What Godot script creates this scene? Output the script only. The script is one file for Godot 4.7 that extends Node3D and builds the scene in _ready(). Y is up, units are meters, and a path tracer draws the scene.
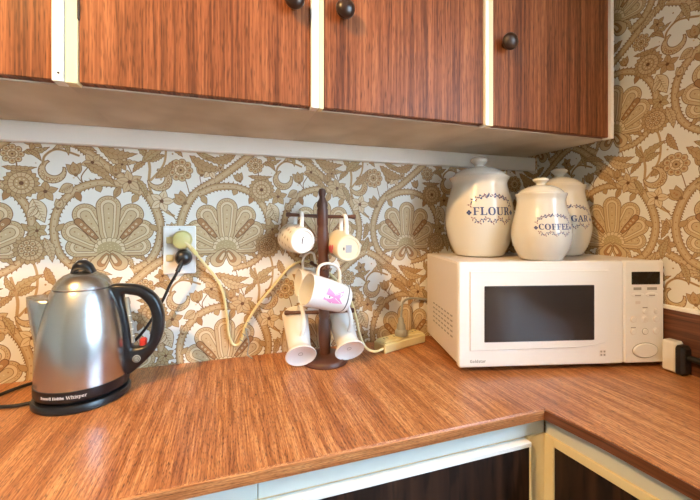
extends Node3D

const TX := 0.511      # width of one wallpaper repeat
const TY := 0.611      # height of one wallpaper repeat
const TW := 1228
const TH := 1468
var used := {}
var paper: Image
var M := {}

# ---------------------------------------------------------------- camera, light, order of building
const LAMP_AT := Vector3(-0.78, 2.29, 1.1)
const LAMP_AIM := Vector3(0.22, 0.96, 0.05)
const LAMP_COLOR := Color(1.0, 0.79, 0.5)
const LAMP_ENERGY := 3.5
const SKY_ENERGY := 30.0

func _ready() -> void:
	var cam := Camera3D.new()
	cam.name = "camera"
	add_child(cam)
	cam.position = Vector3(0, 1.245, 0.983)
	cam.rotation.y = -deg_to_rad(18.673)
	cam.projection = Camera3D.PROJECTION_FRUSTUM
	cam.near = 0.05
	cam.far = 50.0
	cam.size = 0.05 * 500.0 / 365.0
	cam.frustum_offset = Vector2(0, -0.05 * 27.0 / 365.0)
	cam.current = true
	var env := Environment.new()
	env.background_mode = Environment.BG_SKY
	var sm := ProceduralSkyMaterial.new()
	sm.sky_top_color = Color(0.68, 0.85, 1.0)
	sm.sky_horizon_color = Color(0.83, 0.93, 1.0)
	sm.ground_horizon_color = Color(0.8, 0.82, 0.84)
	sm.ground_bottom_color = Color(0.72, 0.74, 0.74)
	sm.energy_multiplier = SKY_ENERGY
	var sky := Sky.new()
	sky.sky_material = sm
	env.sky = sky
	env.ambient_light_source = Environment.AMBIENT_SOURCE_DISABLED
	env.tonemap_mode = Environment.TONE_MAPPER_LINEAR
	env.tonemap_exposure = 1.0
	env.sdfgi_enabled = true
	env.ssao_enabled = true
	env.ssil_enabled = true
	var we := WorldEnvironment.new()
	we.name = "environment"
	we.environment = env
	add_child(we)
	build_materials()
	shell()
	worktop()
	base_cabinets()
	wall_cabinets()
	microwave()
	kettle()
	canisters()
	mug_tree()
	mugs()
	sockets()
	power_strip()
	adaptor()
	ceiling_lamp()

# ---------------------------------------------------------------- scene helpers
func numbered(called: String) -> String:
	if not used.has(called):
		used[called] = 0
		return called
	used[called] += 1
	return "%s_%03d" % [called, used[called]]

func tag(o: Node, label: String, category: String, group := "", kind := "") -> Node:
	o.set_meta("label", label)
	o.set_meta("category", category)
	if group: o.set_meta("group", group)
	if kind: o.set_meta("kind", kind)
	return o

func thing(called: String, at: Vector3, turn: float, label: String, category: String, group := "") -> Node3D:
	var o := Node3D.new()
	o.name = numbered(called)
	add_child(o)
	o.position = at
	o.rotation.y = turn
	tag(o, label, category, group)
	return o

func put(called: String, mesh: Mesh, m: Material, parent: Node = self, at := Vector3.ZERO) -> MeshInstance3D:
	var o := MeshInstance3D.new()
	o.name = numbered(called) if parent == self else called
	o.mesh = mesh
	o.material_override = m
	o.position = at
	parent.add_child(o, true)
	return o

func built(s: SurfaceTool) -> ArrayMesh:
	s.generate_normals()
	s.index()
	return s.commit()

func st() -> SurfaceTool:
	var s := SurfaceTool.new()
	s.begin(Mesh.PRIMITIVE_TRIANGLES)
	s.set_smooth_group(-1)
	return s

# ---------------------------------------------------------------- geometry helpers
func tri(s: SurfaceTool, a: Vector3, b: Vector3, c: Vector3, out: Vector3, uv := []) -> void:
	var n := (a - c).cross(a - b)
	var p := [a, b, c]
	var q := uv
	if n.dot(out) < 0:
		p = [a, c, b]
		if uv: q = [uv[0], uv[2], uv[1]]
	for i in 3:
		if uv: s.set_uv(q[i])
		s.add_vertex(p[i])

func quad(s: SurfaceTool, a: Vector3, b: Vector3, c: Vector3, d: Vector3, out: Vector3, uv := []) -> void:
	tri(s, a, b, c, out, [uv[0], uv[1], uv[2]] if uv else [])
	tri(s, a, c, d, out, [uv[0], uv[2], uv[3]] if uv else [])

# box with chamfered edges; UV in metres by the face's axis (us scales it, uo shifts it)
func box(s: SurfaceTool, lo: Vector3, hi: Vector3, bev := 0.0, us := Vector2.ONE, uo := Vector2.ZERO) -> void:
	var c := (lo + hi) / 2.0
	s.set_smooth_group(-1)
	for ax in 3:
		var u := (ax + 1) % 3
		var v := (ax + 2) % 3
		for sg in [-1.0, 1.0]:
			var p := []
			var t := []
			for k in [[-1, -1], [1, -1], [1, 1], [-1, 1]]:
				var q := Vector3.ZERO
				q[ax] = c[ax] + sg * (hi[ax] - c[ax])
				q[u] = c[u] + k[0] * (hi[u] - c[u] - bev)
				q[v] = c[v] + k[1] * (hi[v] - c[v] - bev)
				p.append(q)
				var w := Vector2(q.x, -q.y)
				if ax == 0: w = Vector2(q.z, -q.y)
				if ax == 1: w = Vector2(q.x, q.z)
				t.append(w * us + uo)
			var n := Vector3.ZERO
			n[ax] = sg
			quad(s, p[0], p[1], p[2], p[3], n, t)
	if bev <= 0.0: return
	for ax in 3:
		var u := (ax + 1) % 3
		var v := (ax + 2) % 3
		for su in [-1.0, 1.0]:
			for sv in [-1.0, 1.0]:
				var p := []
				var t := []
				for k in [[-1, 0], [1, 0], [1, 1], [-1, 1]]:
					var q := Vector3.ZERO
					q[ax] = c[ax] + k[0] * (hi[ax] - c[ax] - bev)
					q[u] = c[u] + su * (hi[u] - c[u] - (bev if k[1] == 0 else 0.0))
					q[v] = c[v] + sv * (hi[v] - c[v] - (bev if k[1] == 1 else 0.0))
					p.append(q)
					t.append(Vector2(q.x, -q.y) * us + uo)
				var n := Vector3.ZERO
				n[u] = su
				n[v] = sv
				quad(s, p[0], p[1], p[2], p[3], n, t)
	for sx in [-1.0, 1.0]:
		for sy in [-1.0, 1.0]:
			for sz in [-1.0, 1.0]:
				var sgn := Vector3(sx, sy, sz)
				var h := (hi - lo) / 2.0
				var b := Vector3(bev, bev, bev)
				var e := h - b
				tri(s, c + sgn * Vector3(h.x, e.y, e.z), c + sgn * Vector3(e.x, h.y, e.z), c + sgn * Vector3(e.x, e.y, h.z), sgn, [Vector2.ZERO, Vector2.ZERO, Vector2.ZERO])

func bx(lo: Vector3, hi: Vector3, bev := 0.0, us := Vector2.ONE, uo := Vector2.ZERO) -> ArrayMesh:
	var s := st()
	box(s, lo, hi, bev, us, uo)
	return built(s)

# lathe round the y axis of xf; profile of (radius, height), outside kept on the right of its run upwards
func lathe(s: SurfaceTool, prof: Array, segs: int, xf := Transform3D.IDENTITY, uvs := false) -> void:
	var g := 1
	var run := 0.0
	for i in prof.size() - 1:
		var a: Vector2 = prof[i]
		var b: Vector2 = prof[i + 1]
		var d := b - a
		if d.length() < 1e-7: continue
		if i > 0:
			var e: Vector2 = a - prof[i - 1]
			if e.length() > 1e-7 and absf(e.angle_to(d)) > 0.7: g += 1
		s.set_smooth_group(g)
		for k in segs:
			var t0 := TAU * k / segs
			var t1 := TAU * (k + 1) / segs
			var d0 := Vector3(cos(t0), 0, sin(t0))
			var d1 := Vector3(cos(t1), 0, sin(t1))
			var tm := (d0 + d1).normalized()
			var out: Vector3 = xf.basis * (tm * d.y - Vector3.UP * d.x)
			var p00: Vector3 = xf * (d0 * a.x + Vector3.UP * a.y)
			var p01: Vector3 = xf * (d1 * a.x + Vector3.UP * a.y)
			var p10: Vector3 = xf * (d0 * b.x + Vector3.UP * b.y)
			var p11: Vector3 = xf * (d1 * b.x + Vector3.UP * b.y)
			var v0 := run
			var v1 := run + d.length()
			var u0 := float(k) / segs
			var u1 := float(k + 1) / segs
			var uv0 := [Vector2(u0, v0), Vector2(u1, v0), Vector2(u1, v1)]
			var uv1 := [Vector2(u0, v0), Vector2(u1, v1), Vector2(u0, v1)]
			if a.x > 1e-6: tri(s, p00, p01, p11, out, uv0)
			if b.x > 1e-6: tri(s, p00, p11, p10, out, uv1)
		run += d.length()
	s.set_smooth_group(-1)

func turned(prof: Array, segs := 40, xf := Transform3D.IDENTITY) -> ArrayMesh:
	var s := st()
	lathe(s, prof, segs, xf)
	return built(s)

func smooth(pts: Array, per := 6) -> Array:
	var out := []
	var n := pts.size()
	for i in n - 1:
		var p0 = pts[max(i - 1, 0)]
		var p1 = pts[i]
		var p2 = pts[i + 1]
		var p3 = pts[min(i + 2, n - 1)]
		for k in per:
			var t := float(k) / per
			out.append(p1.cubic_interpolate(p2, p0, p3, t))
	out.append(pts[n - 1])
	return out

func looped(pts: Array, per := 6) -> Array:
	var out := []
	var n := pts.size()
	for i in n:
		for k in per:
			out.append(pts[i].cubic_interpolate(pts[(i + 1) % n], pts[(i - 1 + n) % n], pts[(i + 2) % n], float(k) / per))
	return out

# tube along a path; radius may be (a, b) for a flattened section across `flat`
func tube(s: SurfaceTool, pts: Array, r: float, segs := 10, flat := Vector3.ZERO, r2 := 0.0) -> void:
	var rings := []
	var up := Vector3.UP
	for i in pts.size():
		var d: Vector3 = (pts[min(i + 1, pts.size() - 1)] - pts[max(i - 1, 0)]).normalized()
		var x: Vector3
		if flat != Vector3.ZERO:
			x = (flat - d * flat.dot(d)).normalized()
		else:
			if i == 0: up = Vector3.UP if absf(d.y) < 0.9 else Vector3.RIGHT
			x = up.cross(d).normalized()
			up = d.cross(x).normalized()
		var y := d.cross(x).normalized()
		var ring := []
		for k in segs:
			var t := TAU * k / segs
			ring.append(pts[i] + x * cos(t) * (r2 if r2 > 0 else r) + y * sin(t) * r)
		rings.append(ring)
	s.set_smooth_group(1)
	for i in pts.size() - 1:
		var c: Vector3 = (pts[i] + pts[i + 1]) / 2.0
		for k in segs:
			var l := (k + 1) % segs
			var m: Vector3 = (rings[i][k] + rings[i + 1][l]) / 2.0
			quad(s, rings[i][k], rings[i][l], rings[i + 1][l], rings[i + 1][k], m - c)
	s.set_smooth_group(-1)
	for e in [0, pts.size() - 1]:
		var o: Vector3 = pts[e] - pts[1 if e == 0 else e - 1]
		for k in segs:
			tri(s, pts[e], rings[e][k], rings[e][(k + 1) % segs], o)

func tubed(pts: Array, r: float, segs := 10, flat := Vector3.ZERO, r2 := 0.0) -> ArrayMesh:
	var s := st()
	tube(s, pts, r, segs, flat, r2)
	return built(s)

# polygon in the xy plane, extruded from z0 to z1 with a chamfer on the front
func prism(s: SurfaceTool, poly: Array, z0: float, z1: float, bev := 0.0, xf := Transform3D.IDENTITY, us := Vector2.ONE) -> void:
	var pp := PackedVector2Array(poly)
	if Geometry2D.is_polygon_clockwise(pp): pp.reverse()
	var front := pp
	if bev > 0:
		var n := pp.size()
		front = PackedVector2Array()
		for i in n:
			var a := (pp[i] - pp[(i - 1 + n) % n]).normalized()
			var b := (pp[(i + 1) % n] - pp[i]).normalized()
			var nn := Vector2(-a.y, a.x) + Vector2(-b.y, b.x)
			front.append(pp[i] + nn.normalized() * bev)
	s.set_smooth_group(-1)
	var ix := Geometry2D.triangulate_polygon(front)
	for i in range(0, ix.size(), 3):
		var f := []
		var t := []
		for k in 3:
			f.append(xf * Vector3(front[ix[i + k]].x, front[ix[i + k]].y, z1))
			t.append(front[ix[i + k]] * us)
		tri(s, f[0], f[1], f[2], xf.basis.z, t)
	ix = Geometry2D.triangulate_polygon(pp)
	for i in range(0, ix.size(), 3):
		var f := []
		for k in 3: f.append(xf * Vector3(pp[ix[i + k]].x, pp[ix[i + k]].y, z0))
		tri(s, f[0], f[1], f[2], -xf.basis.z, [Vector2.ZERO, Vector2.ZERO, Vector2.ZERO])
	var n2 := pp.size()
	var run := 0.0
	for i in n2:
		var j := (i + 1) % n2
		var e := pp[j] - pp[i]
		var out: Vector3 = xf.basis * Vector3(e.y, -e.x, 0)
		var zb := z1 - bev
		var l := e.length()
		var t := [Vector2(run, z0) * us, Vector2(run + l, z0) * us, Vector2(run + l, zb) * us, Vector2(run, zb) * us]
		quad(s, xf * Vector3(pp[i].x, pp[i].y, z0), xf * Vector3(pp[j].x, pp[j].y, z0), xf * Vector3(pp[j].x, pp[j].y, zb), xf * Vector3(pp[i].x, pp[i].y, zb), out, t)
		if bev > 0:
			quad(s, xf * Vector3(pp[i].x, pp[i].y, zb), xf * Vector3(pp[j].x, pp[j].y, zb), xf * Vector3(front[j].x, front[j].y, z1), xf * Vector3(front[i].x, front[i].y, z1), out + xf.basis.z * out.length(), t)
		run += l

func prismed(poly: Array, z0: float, z1: float, bev := 0.0, xf := Transform3D.IDENTITY, us := Vector2.ONE) -> ArrayMesh:
	var s := st()
	prism(s, poly, z0, z1, bev, xf, us)
	return built(s)

func round_rect(x0: float, y0: float, x1: float, y1: float, r: float, n := 5) -> Array:
	var out := []
	for c in [[x1 - r, y1 - r, 0.0], [x0 + r, y1 - r, PI / 2], [x0 + r, y0 + r, PI], [x1 - r, y0 + r, PI * 1.5]]:
		for k in n + 1:
			var t: float = c[2] + PI / 2 * k / n
			out.append(Vector2(c[0] + cos(t) * r, c[1] + sin(t) * r))
	return out

func oval(cx: float, cy: float, a: float, b: float, n := 24) -> Array:
	var out := []
	for k in n:
		out.append(Vector2(cx + cos(TAU * k / n) * a, cy + sin(TAU * k / n) * b))
	return out

# a flat figure (x along the arc, y up) laid round a turned body whose radius at a height is rad
func wrap_poly(s: SurfaceTool, poly: Array, rad: Callable, turn: float, lift := 0.0005) -> void:
	var pp := PackedVector2Array(poly)
	var ix := Geometry2D.triangulate_polygon(pp)
	for i in range(0, ix.size(), 3):
		var f := []
		for k in 3: f.append(round_point(pp[ix[i + k]], rad, turn, lift))
		var m: Vector3 = f[0]
		tri(s, f[0], f[1], f[2], Vector3(m.x, 0, m.z))

func round_point(p: Vector2, rad: Callable, turn: float, lift: float) -> Vector3:
	var r: float = rad.call(p.y) + lift
	var t := turn - p.x / r
	return Vector3(cos(t) * r, p.y, sin(t) * r)

func text_mesh(words: String, size: float, font := "Droid Sans", weight := 400, italic := false) -> TextMesh:
	var f := SystemFont.new()
	f.font_names = PackedStringArray([font])
	f.font_weight = weight
	f.font_italic = italic
	var t := TextMesh.new()
	t.font = f
	t.text = words
	t.font_size = 64
	t.pixel_size = size / 48.0
	t.depth = 0.0004
	t.curve_step = 2.0
	return t

# lettering bent round a turned body
func bent_text(words: String, size: float, rad: Callable, turn: float, y: float, font := "Droid Serif", weight := 400, italic := false) -> ArrayMesh:
	var a := text_mesh(words, size, font, weight, italic).get_mesh_arrays()
	var v: PackedVector3Array = a[Mesh.ARRAY_VERTEX]
	var ix: PackedInt32Array = a[Mesh.ARRAY_INDEX]
	var s := st()
	for i in range(0, ix.size(), 3):
		var f := []
		for k in 3:
			var p: Vector3 = v[ix[i + k]]
			f.append(round_point(Vector2(p.x, p.y + y), rad, turn, 0.0003 + p.z + 0.0002))
		s.add_vertex(f[0])
		s.add_vertex(f[1])
		s.add_vertex(f[2])
	return built(s)

# ---------------------------------------------------------------- materials
func mat(c: Color, rough := 0.6, metal := 0.0, spec := 0.5) -> StandardMaterial3D:
	var m := StandardMaterial3D.new()
	m.albedo_color = c
	m.roughness = rough
	m.metallic = metal
	m.metallic_specular = spec
	return m

func rgb(r: int, g: int, b: int) -> Color:
	return Color(r / 255.0, g / 255.0, b / 255.0)

func textured(im: Image, rough: float, scale := Vector3.ONE) -> StandardMaterial3D:
	var m := StandardMaterial3D.new()
	im.generate_mipmaps()
	m.albedo_texture = ImageTexture.create_from_image(im)
	m.roughness = rough
	m.uv1_scale = scale
	return m

# wood with the grain along v: dark and light ramp colours, fine and broad streaks
func wood(w: int, h: int, dark: Color, mid: Color, pale: Color, fine: float, broad: float, stretch: float, pores: float, sd: int) -> Image:
	var n1 := FastNoiseLite.new()
	n1.seed = sd
	n1.frequency = fine
	n1.fractal_octaves = 3
	var n2 := FastNoiseLite.new()
	n2.seed = sd + 7
	n2.frequency = broad
	n2.fractal_octaves = 2
	var n3 := FastNoiseLite.new()
	n3.seed = sd + 19
	n3.frequency = fine * 2.2
	n3.fractal_octaves = 1
	var data := PackedByteArray()
	data.resize(w * h * 3)
	var at := 0
	for y in h:
		var e := sin(TAU * y / h)
		var f := cos(TAU * y / h)
		var yy := h / TAU
		for x in w:
			var a := n1.get_noise_3d(x, e * yy * stretch, f * yy * stretch)
			var b := n2.get_noise_3d(x, e * yy * stretch * 0.5, f * yy * stretch * 0.5)
			var p := n3.get_noise_3d(x, e * yy * stretch * 3.5, f * yy * stretch * 3.5 + 90.0)
			var t := clampf(0.5 + a * 0.75 + b * 0.55, 0.0, 1.0)
			var c := dark.lerp(mid, t * 2.0) if t < 0.5 else mid.lerp(pale, t * 2.0 - 1.0)
			if p > 0.25: c = c.darkened(minf((p - 0.25) * pores, 0.45))
			data[at] = int(c.r * 255.0)
			data[at + 1] = int(c.g * 255.0)
			data[at + 2] = int(c.b * 255.0)
			at += 3
	return Image.create_from_data(w, h, false, Image.FORMAT_RGB8, data)

# ---------------------------------------------------------------- wallpaper print
var INK := rgb(134, 101, 64)
var DEEP := rgb(108, 70, 38)
var TAN := rgb(182, 150, 106)
var SAND := rgb(200, 174, 134)
var BUFF := rgb(216, 196, 160)
var RUST := rgb(166, 122, 78)
var SAGE := rgb(182, 158, 114)
var GROUND := rgb(230, 227, 218)

func span(y: int, x0: int, x1: int, c: Color) -> void:
	var yy := posmod(y, TH)
	var xx := posmod(x0, TW)
	var n := mini(x1 - x0, TW)
	if xx + n <= TW:
		paper.fill_rect(Rect2i(xx, yy, n, 1), c)
	else:
		paper.fill_rect(Rect2i(xx, yy, TW - xx, 1), c)
		paper.fill_rect(Rect2i(0, yy, n - (TW - xx), 1), c)

var shift := Vector2.ZERO
var flip_at := 999.0      # when set, figures are mirrored about this x

func px(p: Vector2) -> Vector2:
	var q := p
	if flip_at < 900.0: q.x = 2.0 * flip_at - q.x
	q += shift
	return Vector2(q.x * TW / TX, -q.y * TH / TY)

func fill(poly: Array, c: Color) -> void:
	var n := poly.size()
	var p := PackedVector2Array()
	var lo := 1e9
	var hi := -1e9
	for q in poly:
		var r := px(q)
		p.append(r)
		lo = minf(lo, r.y)
		hi = maxf(hi, r.y)
	for y in range(int(floor(lo)), int(ceil(hi)) + 1):
		var xs := PackedFloat32Array()
		var yc := y + 0.5
		var b := p[n - 1]
		for i in n:
			var a := b
			b = p[i]
			if (a.y <= yc) != (b.y <= yc):
				xs.append(a.x + (yc - a.y) / (b.y - a.y) * (b.x - a.x))
		xs.sort()
		for i in range(0, xs.size() - 1, 2):
			var x0 := int(round(xs[i]))
			var x1 := int(round(xs[i + 1]))
			if x1 > x0: span(y, x0, x1, c)

func stroke(pts: Array, w: float, c: Color, closed := false, taper := false) -> void:
	var n := pts.size()
	for i in (n if closed else n - 1):
		var a: Vector2 = pts[i]
		var b: Vector2 = pts[(i + 1) % n]
		var d := (b - a)
		if d.length() < 1e-6: continue
		d = d.normalized()
		var ww := w
		if taper: ww = w * (1.0 - 0.75 * i / n)
		var e := Vector2(-d.y, d.x) * ww * 0.5
		var x := d * ww * 0.3
		fill([a + e - x, b + e + x, b - e + x, a - e - x], c)

func disc(c: Vector2, r: float, col: Color, n := 14) -> void:
	fill(oval(c.x, c.y, r, r, n), col)

func outlined(poly: Array, c: Color, w := 0.0013, ink = null) -> void:
	fill(poly, c)
	stroke(poly, w, INK if ink == null else ink, true)

# petal from a base point: rounded end, narrow root
func petal(base: Vector2, dir: float, len: float, wid: float, root := 0.25) -> Array:
	var d := Vector2(cos(dir), sin(dir))
	var e := Vector2(-d.y, d.x)
	var out := []
	var n := 14
	for k in n + 1:
		var t := PI * k / n
		var x := len - wid * 0.5 + sin(t) * wid * 0.5
		out.append(base + d * x + e * cos(t) * wid * 0.5)
	out.append(base + d * len * 0.3 - e * wid * (0.3 + root * 0.3))
	out.append(base - e * wid * root * 0.5)
	out.append(base + e * wid * root * 0.5)
	out.append(base + d * len * 0.3 + e * wid * (0.3 + root * 0.3))
	return out

func leaf_shape(base: Vector2, tip: Vector2, wid: float, bend := 0.0, teeth := 0) -> Array:
	var d := tip - base
	var e := Vector2(-d.y, d.x).normalized()
	wid *= 1.22
	var l := []
	var r := []
	var n := 12 if teeth == 0 else teeth * 2
	for k in n + 1:
		var t := float(k) / n
		var w := sin(PI * pow(t, 0.8)) * wid * 0.5
		if teeth > 0 and k % 2 == 1: w *= 0.72
		var mid := base + d * t + e * sin(PI * t) * bend
		l.append(mid + e * w)
		r.append(mid - e * w)
	r.reverse()
	return l + r

func leaf(base: Vector2, tip: Vector2, wid: float, c: Color, bend := 0.0, teeth := 0) -> void:
	outlined(leaf_shape(base, tip, wid, bend, teeth), c)
	var d := tip - base
	var e := Vector2(-d.y, d.x).normalized()
	var mid := []
	for k in 9:
		var t := k / 8.0
		mid.append(base + d * t + e * sin(PI * t) * bend)
	stroke(mid, 0.0014, RUST, false, true)
	for k in range(1, 7):
		var p: Vector2 = mid[k]
		var dd := d.normalized() * wid * 0.22
		stroke([p, p + dd + e * wid * 0.26], 0.0008, INK)
		stroke([p, p + dd - e * wid * 0.26], 0.0008, INK)

# broad scroll: tapered stem, toothed on both sides, dotted along the middle
func scroll(pts: Array, w0: float, w1: float, teeth := 1.0) -> void:
	var c := smooth(pts, 10)
	var n := c.size()
	var l := []
	var r := []
	var dist := 0.0
	for i in n:
		var d: Vector2 = (c[mini(i + 1, n - 1)] - c[maxi(i - 1, 0)]).normalized()
		var e := Vector2(-d.y, d.x)
		var w := lerpf(w0, w1, float(i) / n) * 0.5
		l.append(c[i] + e * w)
		r.append(c[i] - e * w)
		if i > 0: dist += (c[i] - c[i - 1]).length()
		if teeth > 0 and dist > 0.0058:
			dist = 0.0
			for sg in [-1.0, 1.0]:
				var q: Vector2 = c[i] + e * sg * w * 0.9
				fill([q - d * 0.003, q + d * 0.0032, q + e * sg * 0.0052 * teeth + d * 0.0035], INK)
	var rr := r.duplicate()
	rr.reverse()
	fill(l + rr, TAN)
	stroke(l, 0.0014, INK)
	stroke(r, 0.0014, INK)
	var li := []
	var ri := []
	for i in n:
		li.append(l[i].lerp(r[i], 0.26))
		ri.append(l[i].lerp(r[i], 0.74))
	var rj := ri.duplicate()
	rj.reverse()
	fill(li + rj, SAND)
	for i in range(2, n - 1, 3):
		disc(c[i], 0.0016, RUST, 8)

func sun(c: Vector2, r: float) -> void:
	for k in 18:
		var t := TAU * k / 18
		leafless(c + Vector2(cos(t), sin(t)) * r * 0.62, c + Vector2(cos(t), sin(t)) * r, r * 0.28, TAN)
	outlined(oval(c.x, c.y, r * 0.7, r * 0.7), SAND)
	for k in 16:
		var t := TAU * k / 16
		stroke([c + Vector2(cos(t), sin(t)) * r * 0.44, c + Vector2(cos(t), sin(t)) * r * 0.66], 0.0013, RUST)
	outlined(oval(c.x, c.y, r * 0.42, r * 0.42), TAN)
	for k in 8:
		var t := TAU * k / 8 + 0.3
		disc(c + Vector2(cos(t), sin(t)) * r * 0.27, 0.0019, BUFF, 8)
	disc(c, r * 0.13, DEEP)

func leafless(base: Vector2, tip: Vector2, wid: float, c: Color, bend := 0.0) -> void:
	outlined(leaf_shape(base, tip, wid, bend), c, 0.0011)

func rosette(c: Vector2, r: float, n: int) -> void:
	for k in n:
		var t := TAU * k / n
		var q := c + Vector2(cos(t), sin(t)) * r * 0.72
		outlined(oval(q.x, q.y, r * 0.3, r * 0.3, 14), SAND)
		disc(q, r * 0.13, RUST, 9)
	outlined(oval(c.x, c.y, r * 0.52, r * 0.52), BUFF)
	outlined(oval(c.x, c.y, r * 0.3, r * 0.3), TAN)
	for k in 7:
		var t := TAU * k / 7
		disc(c + Vector2(cos(t), sin(t)) * r * 0.4, 0.0013, RUST, 7)
	disc(c, r * 0.1, DEEP)

func star(c: Vector2, r: float, turn: float, col: Color, n := 5) -> void:
	r *= 1.3
	for k in n:
		var t := turn + TAU * k / n
		leafless(c, c + Vector2(cos(t), sin(t)) * r, r * 0.52, col)
		stroke([c, c + Vector2(cos(t), sin(t)) * r * 0.7], 0.0011, RUST)
	disc(c, r * 0.16, DEEP, 9)

func tulip(base: Vector2, dir: float, len: float, col: Color) -> void:
	len *= 1.25
	for a in [-0.5, 0.5, 0.0]:
		var d := Vector2(cos(dir + a), sin(dir + a))
		leafless(base, base + d * len, len * 0.5, col, -a * 0.004)
	var d2 := Vector2(cos(dir), sin(dir))
	disc(base + d2 * len * 0.38, len * 0.09, RUST, 8)
	disc(base + d2 * len * 0.58, len * 0.07, RUST, 8)
	disc(base, len * 0.14, INK, 8)

# half-moon paisley that opens towards `dir`
func crescent(c: Vector2, r: float, dir: float) -> void:
	var out := []
	var n := 22
	for k in n + 1:
		var t := dir + 0.75 + (TAU - 1.5) * k / n
		out.append(c + Vector2(cos(t), sin(t)) * r)
	var ic := c + Vector2(cos(dir), sin(dir)) * r * 0.3
	for k in n + 1:
		var t := dir - 0.95 - (TAU - 1.9) * k / n
		out.append(ic + Vector2(cos(t), sin(t)) * r * 0.64)
	outlined(out, SAND, 0.0018)
	for k in range(-3, 4):
		var t := dir + PI + k * 0.36
		var q := c + Vector2(cos(t), sin(t)) * r * 0.71
		disc(q, r * (0.15 - absf(k) * 0.015), RUST, 10)
		disc(q, r * 0.06, BUFF, 7)
	for k in 13:
		var t := dir + 1.1 + (TAU - 2.2) * k / 12
		disc(c + Vector2(cos(t), sin(t)) * r * 0.93, 0.0011, INK, 6)

func peacock(b: Vector2) -> void:
	var lobes := [[3.02, 0.086, 0.044], [0.12, 0.086, 0.044], [2.54, 0.106, 0.048], [0.56, 0.106, 0.048], [2.07, 0.12, 0.05], [1.04, 0.12, 0.05], [1.55, 0.126, 0.05]]
	# leaves at the foot
	for sg in [-1.0, 1.0]:
		leaf(b + Vector2(sg * 0.012, -0.006), b + Vector2(sg * 0.078, -0.03), 0.022, TAN, sg * 0.012, 6)
		leaf(b + Vector2(sg * 0.02, -0.012), b + Vector2(sg * 0.05, -0.046), 0.014, SAND, sg * 0.006, 5)
	for l in lobes:
		outlined(petal(b, l[0], l[1], l[2]), SAND, 0.0017)
		var d := Vector2(cos(l[0]), sin(l[0]))
		# row of dots inside the rim
		for k in 11:
			var t: float = PI * k / 10.0
			var e := Vector2(-d.y, d.x)
			disc(b + d * (l[1] - l[2] * 0.5 + sin(t) * l[2] * 0.4) + e * cos(t) * l[2] * 0.4, 0.001, INK, 6)
		outlined(petal(b + d * 0.01, l[0], l[1] - 0.018, l[2] * 0.66), BUFF, 0.0013, RUST)
		outlined(petal(b + d * 0.022, l[0], l[1] - 0.038, l[2] * 0.42), SAND, 0.0012)
		for k in 5:
			disc(b + d * (l[1] * 0.42 + k * l[1] * 0.085), 0.0017, BUFF if k % 2 else RUST, 8)
	for a in [[2.3, 0.084], [0.82, 0.084]]:
		var d := Vector2(cos(a[0]), sin(a[0]))
		outlined(petal(b + d * 0.036, a[0], a[1] - 0.022, 0.015, 0.5), RUST, 0.0016, DEEP)
		for k in 4:
			disc(b + d * (0.05 + k * 0.0105), 0.0028, BUFF, 9)
			disc(b + d * (0.05 + k * 0.0105), 0.0012, RUST, 7)
	# scalloped heart of the flower
	for k in 9:
		var t := PI * k / 8.0
		outlined(oval(b.x + cos(t) * 0.026, b.y + sin(t) * 0.021 + 0.002, 0.0065, 0.0065, 12), BUFF, 0.0011)
	fill(oval(b.x, b.y, 0.025, 0.02), SAGE)
	for i in 24:
		var t := i * 2.4
		disc(b + Vector2(cos(t), sin(t) * 0.8) * 0.0045 * sqrt(i), 0.0011, BUFF, 6)
	for sg in [-1.0, 1.0]:
		outlined(petal(b + Vector2(sg * 0.002, -0.004), -PI / 2 + sg * 0.62, 0.05, 0.034, 0.3), SAND, 0.0016)
		outlined(petal(b + Vector2(sg * 0.003, -0.008), -PI / 2 + sg * 0.55, 0.034, 0.017, 0.4), RUST, 0.0012)
		outlined(petal(b + Vector2(sg * 0.004, -0.012), -PI / 2 + sg * 0.5, 0.022, 0.009, 0.4), BUFF, 0.001)

func ring_motif() -> void:
	scroll([Vector2(0.12, 0.236), Vector2(0.085, 0.216), Vector2(0.042, 0.178), Vector2(-0.019, 0.128), Vector2(-0.079, 0.084), Vector2(-0.108, 0.022), Vector2(-0.108, -0.032), Vector2(-0.086, -0.078), Vector2(-0.05, -0.1)], 0.0175, 0.017)
	scroll([Vector2(-0.07, 0.084), Vector2(-0.03, 0.103), Vector2(0.02, 0.105), Vector2(0.064, 0.086), Vector2(0.096, 0.042), Vector2(0.103, -0.01), Vector2(0.09, -0.06), Vector2(0.056, -0.092), Vector2(0.012, -0.102)], 0.017, 0.014)
	peacock(Vector2(-0.004, -0.05))
	leafless(Vector2(-0.062, 0.082), Vector2(-0.05, 0.06), 0.012, TAN)
	leafless(Vector2(0.02, 0.1), Vector2(0.014, 0.084), 0.012, TAN)
	leafless(Vector2(0.062, 0.084), Vector2(0.052, 0.062), 0.011, RUST)
	leafless(Vector2(0.1, -0.005), Vector2(0.084, 0.012), 0.01, TAN)
	leafless(Vector2(-0.105, -0.005), Vector2(-0.086, 0.01), 0.011, TAN)

func stem(pts: Array, w := 0.003, c = null) -> void:
	stroke(smooth(pts, 6), w, INK if c == null else c, false, false)

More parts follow.
